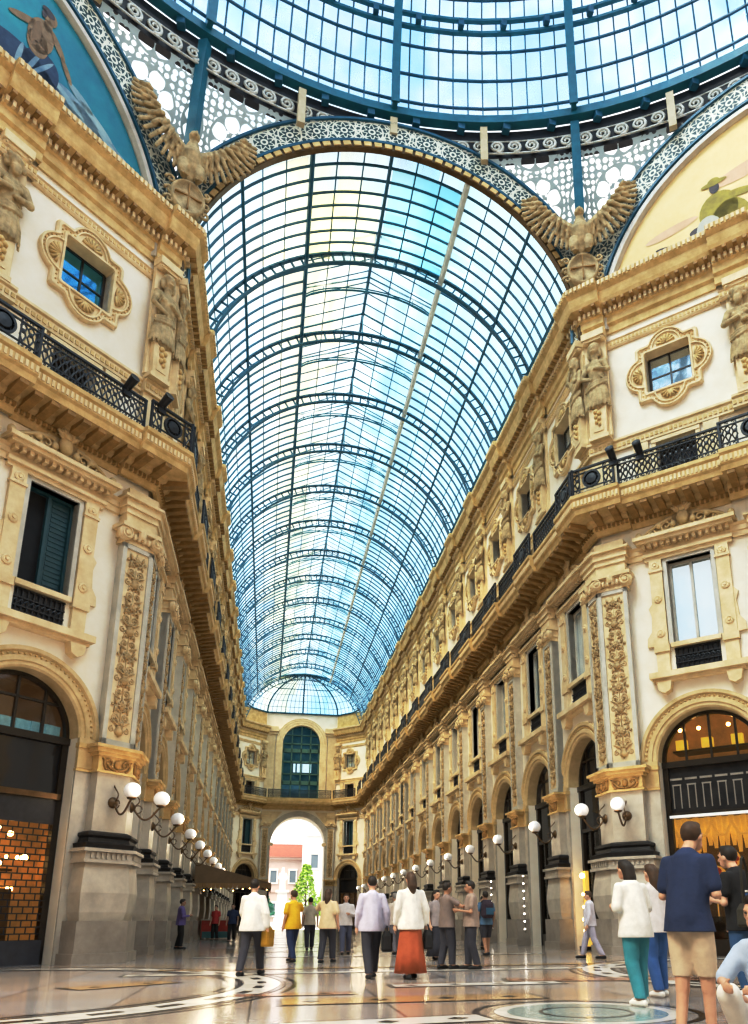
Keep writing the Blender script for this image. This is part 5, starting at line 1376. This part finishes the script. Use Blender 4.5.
b = MB(); b.box(-1.4, 1.4, -1.4, 1.4, 0, .6); b.box(-1, 1, -1, 1, .6, 1.2); b.taper(-.75, .75, -.75, .75, 1.2, 4.6, .85); b.box(-.9, .9, -.9, .9, 4.6, 4.9); link('pedestal', b.mesh('pedestal', PALE), P)
b = MB(); limb(b, [(0, 0, 4.9), (0, 0, 5.9), (0, .02, 6.9), (0, 0, 7.4)], [.42, .4, .42, .2]); b.ball((0, -.05, 7.75), .22, .24, .28); limb(b, [(.4, 0, 7.1), (.55, -.1, 6.5), (.3, -.4, 6.2)], [.16, .14, .1]); limb(b, [(-.4, 0, 7.1), (-.52, -.1, 6.5), (-.25, -.4, 6.4)], [.16, .14, .1])
o = link('statue', sculpt('statue', b, PALE, .06, 2), P)
# ------------------------------------------------------------------ people
FL = -.12
SKIN = pmat('skin', (.62, .40, .29), (.54, .33, .23), 6, .55); SKIN2 = pmat('skin_tan', (.44, .26, .17), (.38, .22, .14), 6, .55)
HAIRD = pmat('hair_dark', (.02, .014, .01), (.04, .026, .018), 12, .6); HAIRB = pmat('hair_brown', (.10, .055, .03), (.06, .035, .02), 12, .6); HAIRG = pmat('hair_grey', (.35, .33, .31), (.25, .24, .23), 12, .6)
EYEM = pmat('eye_dark', (.015, .012, .01), (.03, .02, .02), 4, .2)
CL = {}
def cloth(c, k=.8):
    key = tuple(c)
    if key not in CL: CL[key] = pmat('cloth_%d' % len(CL), c, tuple(v * k for v in c), 5, .85, bump=.5, bscale=7)
    return CL[key]
WHITE = (.80, .78, .74); NAVY = (.035, .055, .13); BEIGE = (.66, .56, .44); BLACK = (.02, .02, .022); TEAL = (.07, .31, .37); RUST = (.42, .12, .05); JEAN = (.05, .12, .25)
YELLOW = (.80, .50, .03); CREAM = (.72, .58, .40); LILAC = (.56, .54, .66); DARK = (.05, .05, .065); TAUPE = (.24, .19, .17); PURPLE = (.17, .13, .36); RED = (.5, .05, .05); PALEBLUE = (.50, .60, .76); BLUE = (.06, .15, .36)
ARMS = {  # elbow and wrist for the right arm (x > 0), shoulder at (.19, 0, 1.42)
    'down': ((.25, -.03, 1.13), (.26, .05, .88)), 'bent': ((.25, .02, 1.13), (.10, .27, 1.17)), 'bag': ((.27, -.04, 1.13), (.29, .0, .87)), 'swing': ((.25, -.12, 1.16), (.26, -.06, .92)), 'fore': ((.25, .1, 1.15), (.24, .26, .95)),
    'out': ((.34, .15, 1.26), (.30, .42, 1.28)), 'hips': ((.36, -.06, 1.16), (.20, .08, 1.02))}
def person(x, y, H, rz, label, top, bottom, kind='trousers', hair=HAIRD, long_hair=False, armR='down', armL='down', stride=.12, skin=SKIN, shoe=BLACK, sleeve=.6, loose=1.0, bow=0.0, fine=False, crouch=False, group=None, stripe=False):
    k = H / 1.75; V = Vector
    S = lambda p: (p[0] * k, p[1] * k, p[2] * k)
    if crouch:
        hip, chest, sh, nk, hd = (0, -.18, .36), (0, -.06, .62), (0, -.02, .82), (0, .02, .92), (0, .08, 1.05)
        legs = [[(sx * .10, -.18, .36), (sx * .17, .26, .52), (sx * .14, .06, .09)] for sx in (1, -1)]
        arms = [[(sx * .19, -.02, .80), (sx * .27, .14, .60), (sx * .14, .34, .58)] for sx in (1, -1)]
    else:
        bd = lambda p: (p[0], p[1] + bow * max(0, p[2] - 1.0) * .5, p[2])
        hip, chest, sh, nk, hd = (0, 0, .95), bd((0, .01, 1.22)), bd((0, -.01, 1.40)), bd((0, -.01, 1.50)), bd((0, .02 + bow * .16, 1.63 - abs(bow) * .05))
        legs = [[(sx * .09, 0, .92), (sx * .095, sx * stride * .5 + .03, .50), (sx * .09, sx * stride - (.05 if sx * stride < 0 else 0), .09)] for sx in (1, -1)]
        arms = []
        for sx, a in ((1, armR), (-1, armL)):
            e, w_ = ARMS[a]; arms.append([bd((sx * .19, -.01, 1.41)), bd((sx * e[0], e[1], e[2])), bd((sx * w_[0], w_[1], w_[2]))])
    b = MB()
    limb(b, [S(hip), S(chest), S(sh)], [.14 * k, .13 * k, .10 * k], 10)
    for l in legs: limb(b, [S(l[0]), S(l[1]), S(l[2])], [.088 * k, .058 * k, .042 * k], 10); limb(b, [S(l[2]), S((l[2][0], l[2][1] + .16, .03))], [.045 * k, .032 * k], 8); limb(b, [S(V(l[0]).lerp(V(l[1]), .5)), S(V(l[1]).lerp(V(l[2]), .3))], [.072 * k, .058 * k], 8)
    for a, sx in zip(arms, (1, -1)):
        limb(b, [S((0, a[0][1], a[0][2] - .02)), S(a[0]), S(a[1]), S(a[2])], [.06 * k, .052 * k, .042 * k, .028 * k], 9)
        d = (V(a[2]) - V(a[1])).normalized(); side = V((sx, 0, 0)); side = (side - d * side.dot(d)).normalized(); nrm = d.cross(side)
        w_ = V(a[2]); limb(b, [S(w_), S(w_ + d * .07)], [.03 * k, .034 * k], 8)
        for j in range(4):
            o = side.cross(d) * (.027 - .018 * j); ln = (.072, .08, .075, .058)[j]
            limb(b, [S(w_ + d * .085 + o), S(w_ + d * (.085 + ln * .55) + o - side * .008), S(w_ + d * (.085 + ln) + o - side * .026)], [.0105 * k, .0098 * k, .008 * k], 6)
        limb(b, [S(w_ + d * .03 + side.cross(d) * .03), S(w_ + d * .075 + side.cross(d) * .055 - side * .01), S(w_ + d * .105 + side.cross(d) * .06 - side * .02)], [.013 * k, .012 * k, .009 * k], 6)
    limb(b, [S(sh), S(nk), S(hd)], [.065 * k, .056 * k, .055 * k], 10)
    h = V(hd); b.ball(S(h + V((0, -.005, .02))), .078 * k, .096 * k, .112 * k, 14, 10); b.ball(S(h + V((0, .035, -.05))), .055 * k, .06 * k, .06 * k, 10, 8)
    limb(b, [S(h + V((0, .09, .02))), S(h + V((0, .112, -.02)))], [.012 * k, .017 * k], 7); b.ball(S(h + V((0, .086, -.058))), .026 * k, .012 * k, .008 * k, 8, 6)
    for sx in (-1, 1): b.ball(S(h + V((sx * .08, -.01, .0))), .014 * k, .024 * k, .034 * k, 8, 6); b.ball(S(h + V((sx * .034, .082, .038))), .026 * k, .012 * k, .01 * k, 8, 6)
    body = link('person', sculpt('person_body', b, skin, .0105 if fine else .014, 2), None, (x, y, FL), rz); tag(body, label, 'person', group)
    def garment(nm, mb, col, vox=.018, sm=3, cut=None):
        me = sculpt(nm, mb, cloth(col), vox, sm)
        if cut is not None:
            bmm = bmesh.new(); bmm.from_mesh(me); bmesh.ops.bisect_plane(bmm, geom=bmm.verts[:] + bmm.edges[:] + bmm.faces[:], plane_co=(0, 0, cut), plane_no=(0, 0, 1), clear_inner=True)
            ed = [e_ for e_ in bmm.edges if e_.is_boundary]; bmesh.ops.holes_fill(bmm, edges=ed, sides=0); bmm.to_mesh(me); bmm.free()
        return link(nm, me, body)
    # top
    g = MB(); L_ = loose
    hem = (hip[0], hip[1], hip[2] - .02) if crouch else (0, 0, .82)
    limb(g, [S(hem), S(hip), S(chest), S(sh)], [.18 * k * L_, .178 * k * L_, .158 * k * L_, .13 * k], 12); limb(g, [S(V(sh) - V((0, 0, .02))), S(V(sh).lerp(V(nk), .62))], [.115 * k, .082 * k], 10)
    for sx in (-1, 1): limb(g, [S(V(hem) + V((sx * .085, 0, 0))), S(V(hip) + V((sx * .06, 0, .1))), S(V(chest) + V((sx * .08, 0, .02))), S(V(sh) + V((sx * .13, 0, .0)))], [.140 * k * L_, .124 * k * L_, .110 * k, .078 * k], 10)
    for a in arms:
        e = V(a[1]); 
        if sleeve <= 1: pts = [a[0], V(a[0]).lerp(e, sleeve)]; rr = [.064 * k, .066 * k * L_]
        else: pts = [a[0], e, V(a[1]).lerp(V(a[2]), .9)]; rr = [.064 * k, .058 * k * L_, .045 * k * L_]
        limb(g, [S(p) for p in pts], rr, 10)
    t_ = garment('shirt', g, top, cut=None if crouch else (.80 if loose > 1.05 else .84) * k)
    if stripe:
        sb = MB(); sb.box(-.13 * k, .08 * k, -.178 * k - bow * .0, -.150 * k, 1.24 * k, 1.262 * k); sb.box(-.02 * k, .12 * k, -.178 * k, -.150 * k, 1.26 * k, 1.28 * k); o = link('white_stripe', sb.mesh('white_stripe', cloth(WHITE)), t_)
        sb = MB(); sb.box(-.13 * k, .10 * k, -.178 * k, -.150 * k, 1.205 * k, 1.232 * k); o = link('blue_stripe', sb.mesh('blue_stripe', cloth(BLUE)), t_)
    # bottom
    g = MB()
    if kind == 'skirt':
        rings = []
        for z, r in ((1.02, .135), (.92, .17), (.7, .2), (.4, .235), (.1, .27)):
            rings.append([((r * (1 + .06 * SIN(i * 9 * 2 * PI / 48) * (1.05 - z))) * COS(2 * PI * i / 48) * k, (r * .85 * (1 + .06 * SIN(i * 9 * 2 * PI / 48) * (1.05 - z))) * SIN(2 * PI * i / 48) * k, z * k) for i in range(48)])
        g.loft(rings); o = link('skirt', g.mesh('skirt', cloth(bottom), True), body)
    else:
        limb(g, [S(V(hip) + V((0, 0, .04))), S(hip), S(V(hip) - V((0, 0, .05)))], [.135 * k, .145 * k, .12 * k], 12)
        for l in legs:
            ends = V(l[1]).lerp(V(l[2]), 1.0) if kind == 'trousers' else V(l[1]).lerp(V(l[2]), .1)
            pts = [l[0], V(l[0]).lerp(V(l[1]), .55)] + ([l[1], ends] if kind == 'trousers' else [ends]); rr = [.115 * k, .104 * k] + ([.088 * k, .074 * k] if kind == 'trousers' else [.080 * k])
            limb(g, [S(p) for p in pts], rr, 10)
        garment('trousers' if kind == 'trousers' else 'shorts', g, bottom, cut=None if crouch else (.10 if kind == 'trousers' else .49) * k)
    for l in legs:
        sbm = MB(); f = V(l[2]); limb(sbm, [S((f.x, f.y - .05, .045)), S((f.x, f.y + .06, .05)), S((f.x, f.y + .17, .035))], [.046 * k, .05 * k, .036 * k], 8)
        sbm.v = [(a_, b_, max(c_, .004)) for a_, b_, c_ in sbm.v]; link('shoe', sculpt('shoe', sbm, cloth(shoe), .012, 1), body)
    hb = MB(); hb.ball(S(h + V((0, -.025, .045))), .088 * k, .098 * k, .105 * k, 14, 10); hb.ball(S(h + V((0, .03, .105))), .06 * k, .06 * k, .045 * k, 10, 7)
    if long_hair:
        limb(hb, [S(h + V((0, -.08, .03))), S(h + V((0, -.10, -.10))), S(h + V((0, -.11, -.24)))], [.08 * k, .085 * k, .05 * k], 10)
    link('hair', sculpt('hair', hb, hair, .014, 2), body)
    for sx in (-1, 1):
        eb = MB(); eb.ball(S(h + V((sx * .032, .086, .016))), .011 * k, .009 * k, .008 * k, 8, 6); link('eye', eb.mesh('eye', EYEM, True), body)
    return body
D = math.radians
person(.44, -14.55, 1.80, D(-62), 'man in navy polo shirt and beige shorts bending over a phone, right foreground', NAVY, BEIGE, 'shorts', HAIRB, armR='bent', armL='bent', stride=.05, shoe=(.3, .22, .16), sleeve=.75, bow=.35, fine=True)
person(2.02, -12.95, 1.75, D(22), 'man in black T-shirt with white and blue stripe on its back', BLACK, JEAN, 'trousers', HAIRD, armR='fore', armL='bent', stride=.04, bow=.2, fine=True, stripe=True)
person(1.22, -12.0, 1.66, D(15), 'woman in loose white blouse and teal trousers standing by the right corner pier', WHITE, TEAL, 'trousers', HAIRD, True, armR='bent', armL='bent', stride=.06, shoe=WHITE, sleeve=.9, loose=1.15, bow=.25, fine=True)
person(1.95, -11.1, 1.66, D(10), 'woman in pale blouse and blue jeans beside the woman in teal trousers', (.66, .62, .62), BLUE, 'trousers', HAIRB, True, armL='bent', stride=.05, shoe=WHITE, sleeve=.9, fine=True)
person(.20, -15.9, 1.65, D(120), 'dark-haired person crouching in a pale blue shirt at the lower right corner', PALEBLUE, WHITE, 'trousers', HAIRD, crouch=True, sleeve=.9, shoe=WHITE, fine=True)
person(-.62, -7.3, 1.76, D(8), 'woman in white blouse and long rust red skirt walking away', WHITE, RUST, 'skirt', HAIRB, True, armR='bag', stride=.1, sleeve=1.5, loose=1.1)
person(-3.3, -5.6, 1.70, D(-20), 'man in loose white shirt and dark trousers striding across the left floor', WHITE, DARK, 'trousers', HAIRD, armR='bag', armL='fore', stride=.28, sleeve=1.5, loose=1.3)
person(-2.41, -1.25, 1.66, D(30), 'person in bright yellow top and navy trousers in the middle of the arcade', YELLOW, NAVY, 'trousers', HAIRB, armR='out', stride=.18, sleeve=.7, loose=1.15)
person(-1.62, -1.9, 1.68, D(-25), 'person in cream top and dark trousers right of the yellow top', CREAM, DARK, 'trousers', HAIRB, True, armL='out', stride=.16, sleeve=.8, loose=1.15)
person(-1.25, -6.95, 1.70, D(5), 'man in pale lilac shirt and dark trousers carrying a dark bag', LILAC, DARK, 'trousers', HAIRD, armR='bag', stride=.2, sleeve=1.5, loose=1.15)
person(.58, -4.9, 1.70, D(-70), 'dark-clothed person with an arm out, left one of the couple', TAUPE, DARK, 'trousers', HAIRD, armR='out', armL='out', stride=.06, skin=SKIN2, sleeve=.6)
person(1.04, -5.1, 1.72, D(80), 'person in brown-grey top facing the left one of the couple', (.34, .27, .23), DARK, 'trousers', HAIRD, armL='bent', stride=.06, skin=SKIN2, sleeve=.6)
person(3.0, .65, 1.72, D(12), 'man in blue shirt and dark shorts wearing a backpack', (.12, .22, .34), DARK, 'shorts', HAIRD, stride=.1, skin=SKIN2)
person(-6.0, 8.55, 1.70, D(-80), 'man in purple shirt and black trousers standing by the left pilasters', PURPLE, BLACK, 'trousers', HAIRD, armR='bent', armL='bent', stride=.04, skin=SKIN2, sleeve=1.5)
person(-5.5, 20.1, 1.70, D(150), 'person in red top and black trousers before the awning counter', RED, BLACK, 'trousers', HAIRD, stride=.05)
person(5.06, -1.8, 1.65, D(60), 'pale-dressed person walking by the right corner pier', (.62, .60, .66), (.42, .40, .48), 'trousers', HAIRB, stride=.25, sleeve=1.4)
person(-4.55, 16.8, 1.70, D(170), 'person in dark blue top beside the awning counter', NAVY, BLACK, 'trousers', HAIRD, stride=.14)
person(-.76, 2.4, 1.70, D(175), 'person in white shirt walking toward the hall, mid arcade', (.74, .70, .70), (.12, .13, .2), 'trousers', HAIRB, armL='bent', stride=.2, sleeve=1.5)
person(1.13, -1.35, 1.68, D(-150), 'person in grey top and dark skirt near the couple', (.35, .31, .31), DARK, 'skirt', HAIRD, True, stride=.1)
person(.65, 2.1, 1.72, D(10), 'person in cream shirt walking away beyond the long skirt', (.70, .62, .55), (.2, .18, .2), 'trousers', HAIRG, stride=.2, sleeve=1.3)
person(-1.59, 6.1, 1.70, D(0), 'person in pale top far down the arcade centre', (.66, .6, .5), DARK, 'trousers', HAIRD, stride=.2)
person(4.2, 5.2, 1.72, D(200), 'person in dark jacket by the second right arch', (.08, .07, .09), DARK, 'trousers', HAIRD, stride=.15, sleeve=1.5)
person(2.1, 9.5, 1.70, D(185), 'person in mauve top far down the right side', (.36, .28, .34), DARK, 'trousers', HAIRB, stride=.15)
person(-3.3, 13.5, 1.72, D(-10), 'person in white top far down the left side', (.7, .68, .66), NAVY, 'trousers', HAIRD, stride=.2)
# things people carry
def bag(x, y, z, rz, sx, sy, sz, col, label, name='handbag', cat='bag', strap=.3, lift=0):
    r = tag(empty(name, (x, y, z + FL), rz), label, cat)
    b = MB(); b.loft([[(cx * w_, cy * d_, zz) for cx, cy in ((-1, -.7), (-.8, -1), (.8, -1), (1, -.7), (1, .7), (.8, 1), (-.8, 1), (-1, .7))] for zz, w_, d_ in ((0, sx * .9, sy * .9), (sz * .12, sx, sy), (sz * .75, sx * .98, sy * .9), (sz, sx * .85, sy * .45))]); link('bag_body', b.mesh('bag_body', cloth(col)), r)
    b = MB(); b.tube([(sx * .7 * COS(PI * i / 10), 0, sz * .95 + strap * SIN(PI * i / 10)) for i in range(11)], .014, 6); link('strap', b.mesh('strap', cloth(tuple(v * .6 for v in col))), r)
    b = MB(); b.prism([(-sx * .8, sz * .45), (sx * .8, sz * .45), (sx * .8, sz * .9), (-sx * .8, sz * .9)], -sy * 1.06, -sy * .96); link('flap', b.mesh('flap', cloth(tuple(v * .85 for v in col))), r)
    return r
bag(-.32, -7.28, .48, D(90), .16, .07, .32, BLACK, 'black handbag held by the woman in the long rust skirt', strap=.10)
bag(-3.02, -5.55, .5, D(70), .17, .08, .34, (.42, .25, .03), 'mustard bag carried by the man in the loose white shirt', strap=.08)
bag(-.98, -6.95, .44, D(85), .22, .09, .34, BLACK, 'dark briefcase bag carried by the man in the lilac shirt', strap=.10)
bag(1.90, -13.24, .88, D(40), .19, .08, .24, (.06, .055, .04), 'dark olive shoulder bag on the man in the black T-shirt', name='shoulder_bag', strap=.5)
r = tag(empty('backpack', (2.98, .46, 1.08 + FL), D(12)), 'dark backpack on the man in the blue shirt', 'backpack')
b = MB(); b.loft([[(cx * w_, cy * d_ - .04, zz) for cx, cy in ((-1, -.6), (-.7, -1), (.7, -1), (1, -.6), (1, .8), (-1, .8))] for zz, w_, d_ in ((-.08, .12, .08), (0, .16, .12), (.3, .15, .12), (.42, .10, .08))]); link('bag_body', b.mesh('bag_body', cloth((.06, .04, .06))), r)
b = MB(); b.box(-.11, .11, -.19, -.13, .02, .2); link('front_pocket', b.mesh('front_pocket', cloth((.05, .14, .22))), r)
for sx in (-1, 1):
    b = MB(); b.tube([(sx * .1, .0, .0), (sx * .12, .14, .18), (sx * .12, .16, .34), (sx * .1, .02, .4)], .018, 6); link('strap', b.mesh('strap', cloth(BLACK)), r)
r = tag(empty('smartphone', (.73, -14.14, 1.07), D(-60)), 'smartphone held up by the man in the navy polo', 'phone')
b = MB(); b.box(-.037, .037, -.005, .005, 0, .15); link('phone_case', b.mesh('phone_case', cloth(BLACK)), r); b = MB(); b.box(-.033, .033, -.007, -.005, .008, .142); link('screen', b.mesh('screen', PANED), r)

# ------------------------------------------------------------------ cafe awning, counter, lights
A = tag(empty('cafe_awning', (-6.75, 26, FL)), 'brown sloping cafe awning with lit scalloped edge on the left arcade wall', 'awning')
AWN = pmat('awning_brown', (.26, .17, .10), (.20, .13, .075), 2, .8, bump=.1); AWNU = pmat('awning_trim', (.40, .25, .12), (.30, .18, .08), 3, .8)
b = MB(); b.prism([(0, 3.75), (0, 3.9), (3.9, 2.86), (3.9, 2.78)], -5.0, 6.0); link('canopy', b.mesh('canopy', AWN), A)
b = MB(); b.add([(0, -5.02, 2.82), (3.9, -5.02, 2.82), (0, -5.02, 3.86)], [(0, 1, 2)]); link('end_panel', b.mesh('end_panel', AWN), A)
b = MB()
for k in range(18):
    x = 3.9 * (k + .5) / 18; b.add([(x - .108, -5.03, 2.84), (x + .108, -5.03, 2.84), (x + .1, -5.03, 2.62), (x, -5.03, 2.55), (x - .1, -5.03, 2.62)], [(0, 1, 2, 3, 4)])
for k in range(46):
    y = -5 + 11 * (k + .5) / 46; b.add([(3.91, y - .12, 2.84), (3.91, y + .12, 2.84), (3.91, y + .1, 2.6), (3.91, y, 2.54), (3.91, y - .1, 2.6)], [(0, 1, 2, 3, 4)])
link('valance', b.mesh('valance', AWNU), A)
for y in (-4.9, .5, 5.9):
    b = MB(); b.tube([(3.75, y, 0), (3.75, y, 2.85)], .05, 8); b.lathe([(.02, 0), (.16, 0), (.16, .05), (.06, .08), (.02, .1)], 12, (3.75, y, 0)); link('post', b.mesh('post', IRONB), A)
for k in range(8):
    b = MB(); b.ball((.45 + .47 * k + .12 * SIN(k * 5), -4.2 + .5 * SIN(k * 3), 2.5 + .06 * (k % 3)), .03, n=10, m=7); link('bulb', b.mesh('bulb', BULB, True), A)
for k, (x, y) in enumerate(((-5.6, 22.3), (-5.6, 24.6))):
    r = tag(empty('counter', (x, y, FL)), ('red fronted service counter under the cafe awning, near end', 'red fronted service counter under the cafe awning, farther one')[k], 'counter')
    b = MB(); b.box(-.7, .7, -.4, .4, .1, .98); link('cabinet', b.mesh('cabinet', pmat('counter_red', (.45, .04, .03), (.3, .03, .02), 2, .4)), r)
    b = MB(); b.box(-.76, .76, -.46, .46, .98, 1.04); link('counter_top', b.mesh('counter_top', MARBLE), r); b = MB(); b.box(-.66, .66, -.42, -.4, .1, .42); link('teal_kick_panel', b.mesh('teal_kick_panel', pmat('kick_teal', (.05, .18, .2), (.04, .13, .15), 2, .4)), r)
def light_string(x, y, z0, z1, n, label):
    r = tag(empty('light_string', (x, y, z0)), label, 'lights')
    b = MB(); b.tube([(0, 0, 0), (0, 0, z1 - z0)], .008, 5); link('cable', b.mesh('cable', IRONB), r)
    bm_ = MB(); bm_.ball((0, 0, 0), .032, n=8, m=6); me = bm_.mesh('bulb', BULBW, True)
    for k in range(n): link('bulb', me, r, (-.02, 0, (z1 - z0) * (k + .5) / n))
light_string(6.62, 7.9, .35, 2.6, 8, 'vertical string of white bulbs at the second right arch'); light_string(6.62, 12.3, .35, 2.6, 8, 'vertical string of white bulbs at the third right arch')
r = tag(empty('gold_lantern_stand', (7.2, 3.3, FL)), 'slim golden stand of starry lights in the first right arch', 'lantern')
b = MB(); b.box(-.06, .06, -.12, .12, .02, 2.5); link('gold_panel', b.mesh('gold_panel', GOLDIN), r); b = MB(); b.box(-.22, .22, -.28, .28, 0, .12); link('base', b.mesh('base', DARKW), r)
for z, s in ((2.35, .09), (1.75, .05), (1.35, .045), (.95, .07), (.6, .05)):
    b = MB(); b.ball((-.12, 0, z), s, n=10, m=7); link('bulb', b.mesh('bulb', BULB, True), r)

# ------------------------------------------------------------------ light, sky, camera
w = bpy.data.worlds.new('sky'); sc.world = w; w.use_nodes = True; nt = w.node_tree; nt.nodes.clear()
out = nt.nodes.new('ShaderNodeOutputWorld'); bg = nt.nodes.new('ShaderNodeBackground'); tc = nt.nodes.new('ShaderNodeTexCoord')
no = nt.nodes.new('ShaderNodeTexNoise'); no.inputs['Scale'].default_value = 2.2; no.inputs['Detail'].default_value = 6
r = nt.nodes.new('ShaderNodeValToRGB'); e = r.color_ramp.elements
e[0].position = .40; e[0].color = (.55, .81, 1.0, 1); e[1].position = .60; e[1].color = (1.0, 1.0, 1.0, 1)
nt.links.new(tc.outputs['Generated'], no.inputs[0]); sp = nt.nodes.new('ShaderNodeSeparateXYZ'); nt.links.new(tc.outputs['Generated'], sp.inputs[0])
hz = math_node(nt, 'MULTIPLY', math_node(nt, 'SUBTRACT', .30, sp.outputs[2]), 1.6); hz = math_node(nt, 'MAXIMUM', hz, 0.0)
nt.links.new(math_node(nt, 'ADD', no.outputs['Fac'], hz), r.inputs[0]); nt.links.new(r.outputs[0], bg.inputs[0]); nt.links.new(bg.outputs[0], out.inputs[0])
nt.links.new(math_node(nt, 'MULTIPLY_ADD', hz, 2.6, 1.3), bg.inputs[1])
def sun_or_fill(d, s, c, ang):
    l = bpy.data.lights.new('sun_or_fill', 'SUN'); l.energy = s; l.color = c; l.angle = math.radians(ang); o = bpy.data.objects.new('sun_or_fill', l); COL.objects.link(o)
    o.rotation_euler = Vector(d).to_track_quat('-Z', 'Y').to_euler()
sun_or_fill((.50, .33, -.80), 6.0, (1, .90, .74), 26)
sun_or_fill((-.52, .42, -.80), 2.2, (1, .92, .82), 28)  # added second sun, a fill to brighten the left wall
cam = bpy.data.cameras.new('camera'); co = bpy.data.objects.new('camera', cam); COL.objects.link(co); sc.camera = co
cam.sensor_fit = 'AUTO'; cam.sensor_width = 36; cam.lens = 756.957 * 36 / 1024; cam.shift_x = (374 - 430.668) / 1024; cam.shift_y = (711.651 - 512) / 1024
cam.clip_start = .05; cam.clip_end = 500
ya, pi_, ro = math.radians(11.991), math.radians(15.362), math.radians(-.239)
Fv = Vector((SIN(ya) * COS(pi_), COS(ya) * COS(pi_), SIN(pi_))); Rv = Vector((COS(ya), -SIN(ya), 0)); Uv = Rv.cross(Fv)
R2 = Rv * COS(ro) + Uv * SIN(ro); U2 = -Rv * SIN(ro) + Uv * COS(ro)
M3 = Matrix((R2, U2, -Fv)).transposed(); co.matrix_world = Matrix.Translation((-3.084, -20.628, .85)) @ M3.to_4x4()
sc.view_settings.view_transform = 'Standard'; sc.view_settings.look = 'None'; sc.view_settings.exposure = 0; sc.view_settings.gamma = 1
vs = sc.view_settings; vs.use_curve_mapping = True; cm = vs.curve_mapping; c_ = cm.curves[3]
c_.points.new(.22, .155); c_.points.new(.60, .66); cm.update()
sc.cycles.use_denoising = True; sc.cycles.max_bounces = 8; sc.cycles.transparent_max_bounces = 24; sc.cycles.sample_clamp_indirect = 6
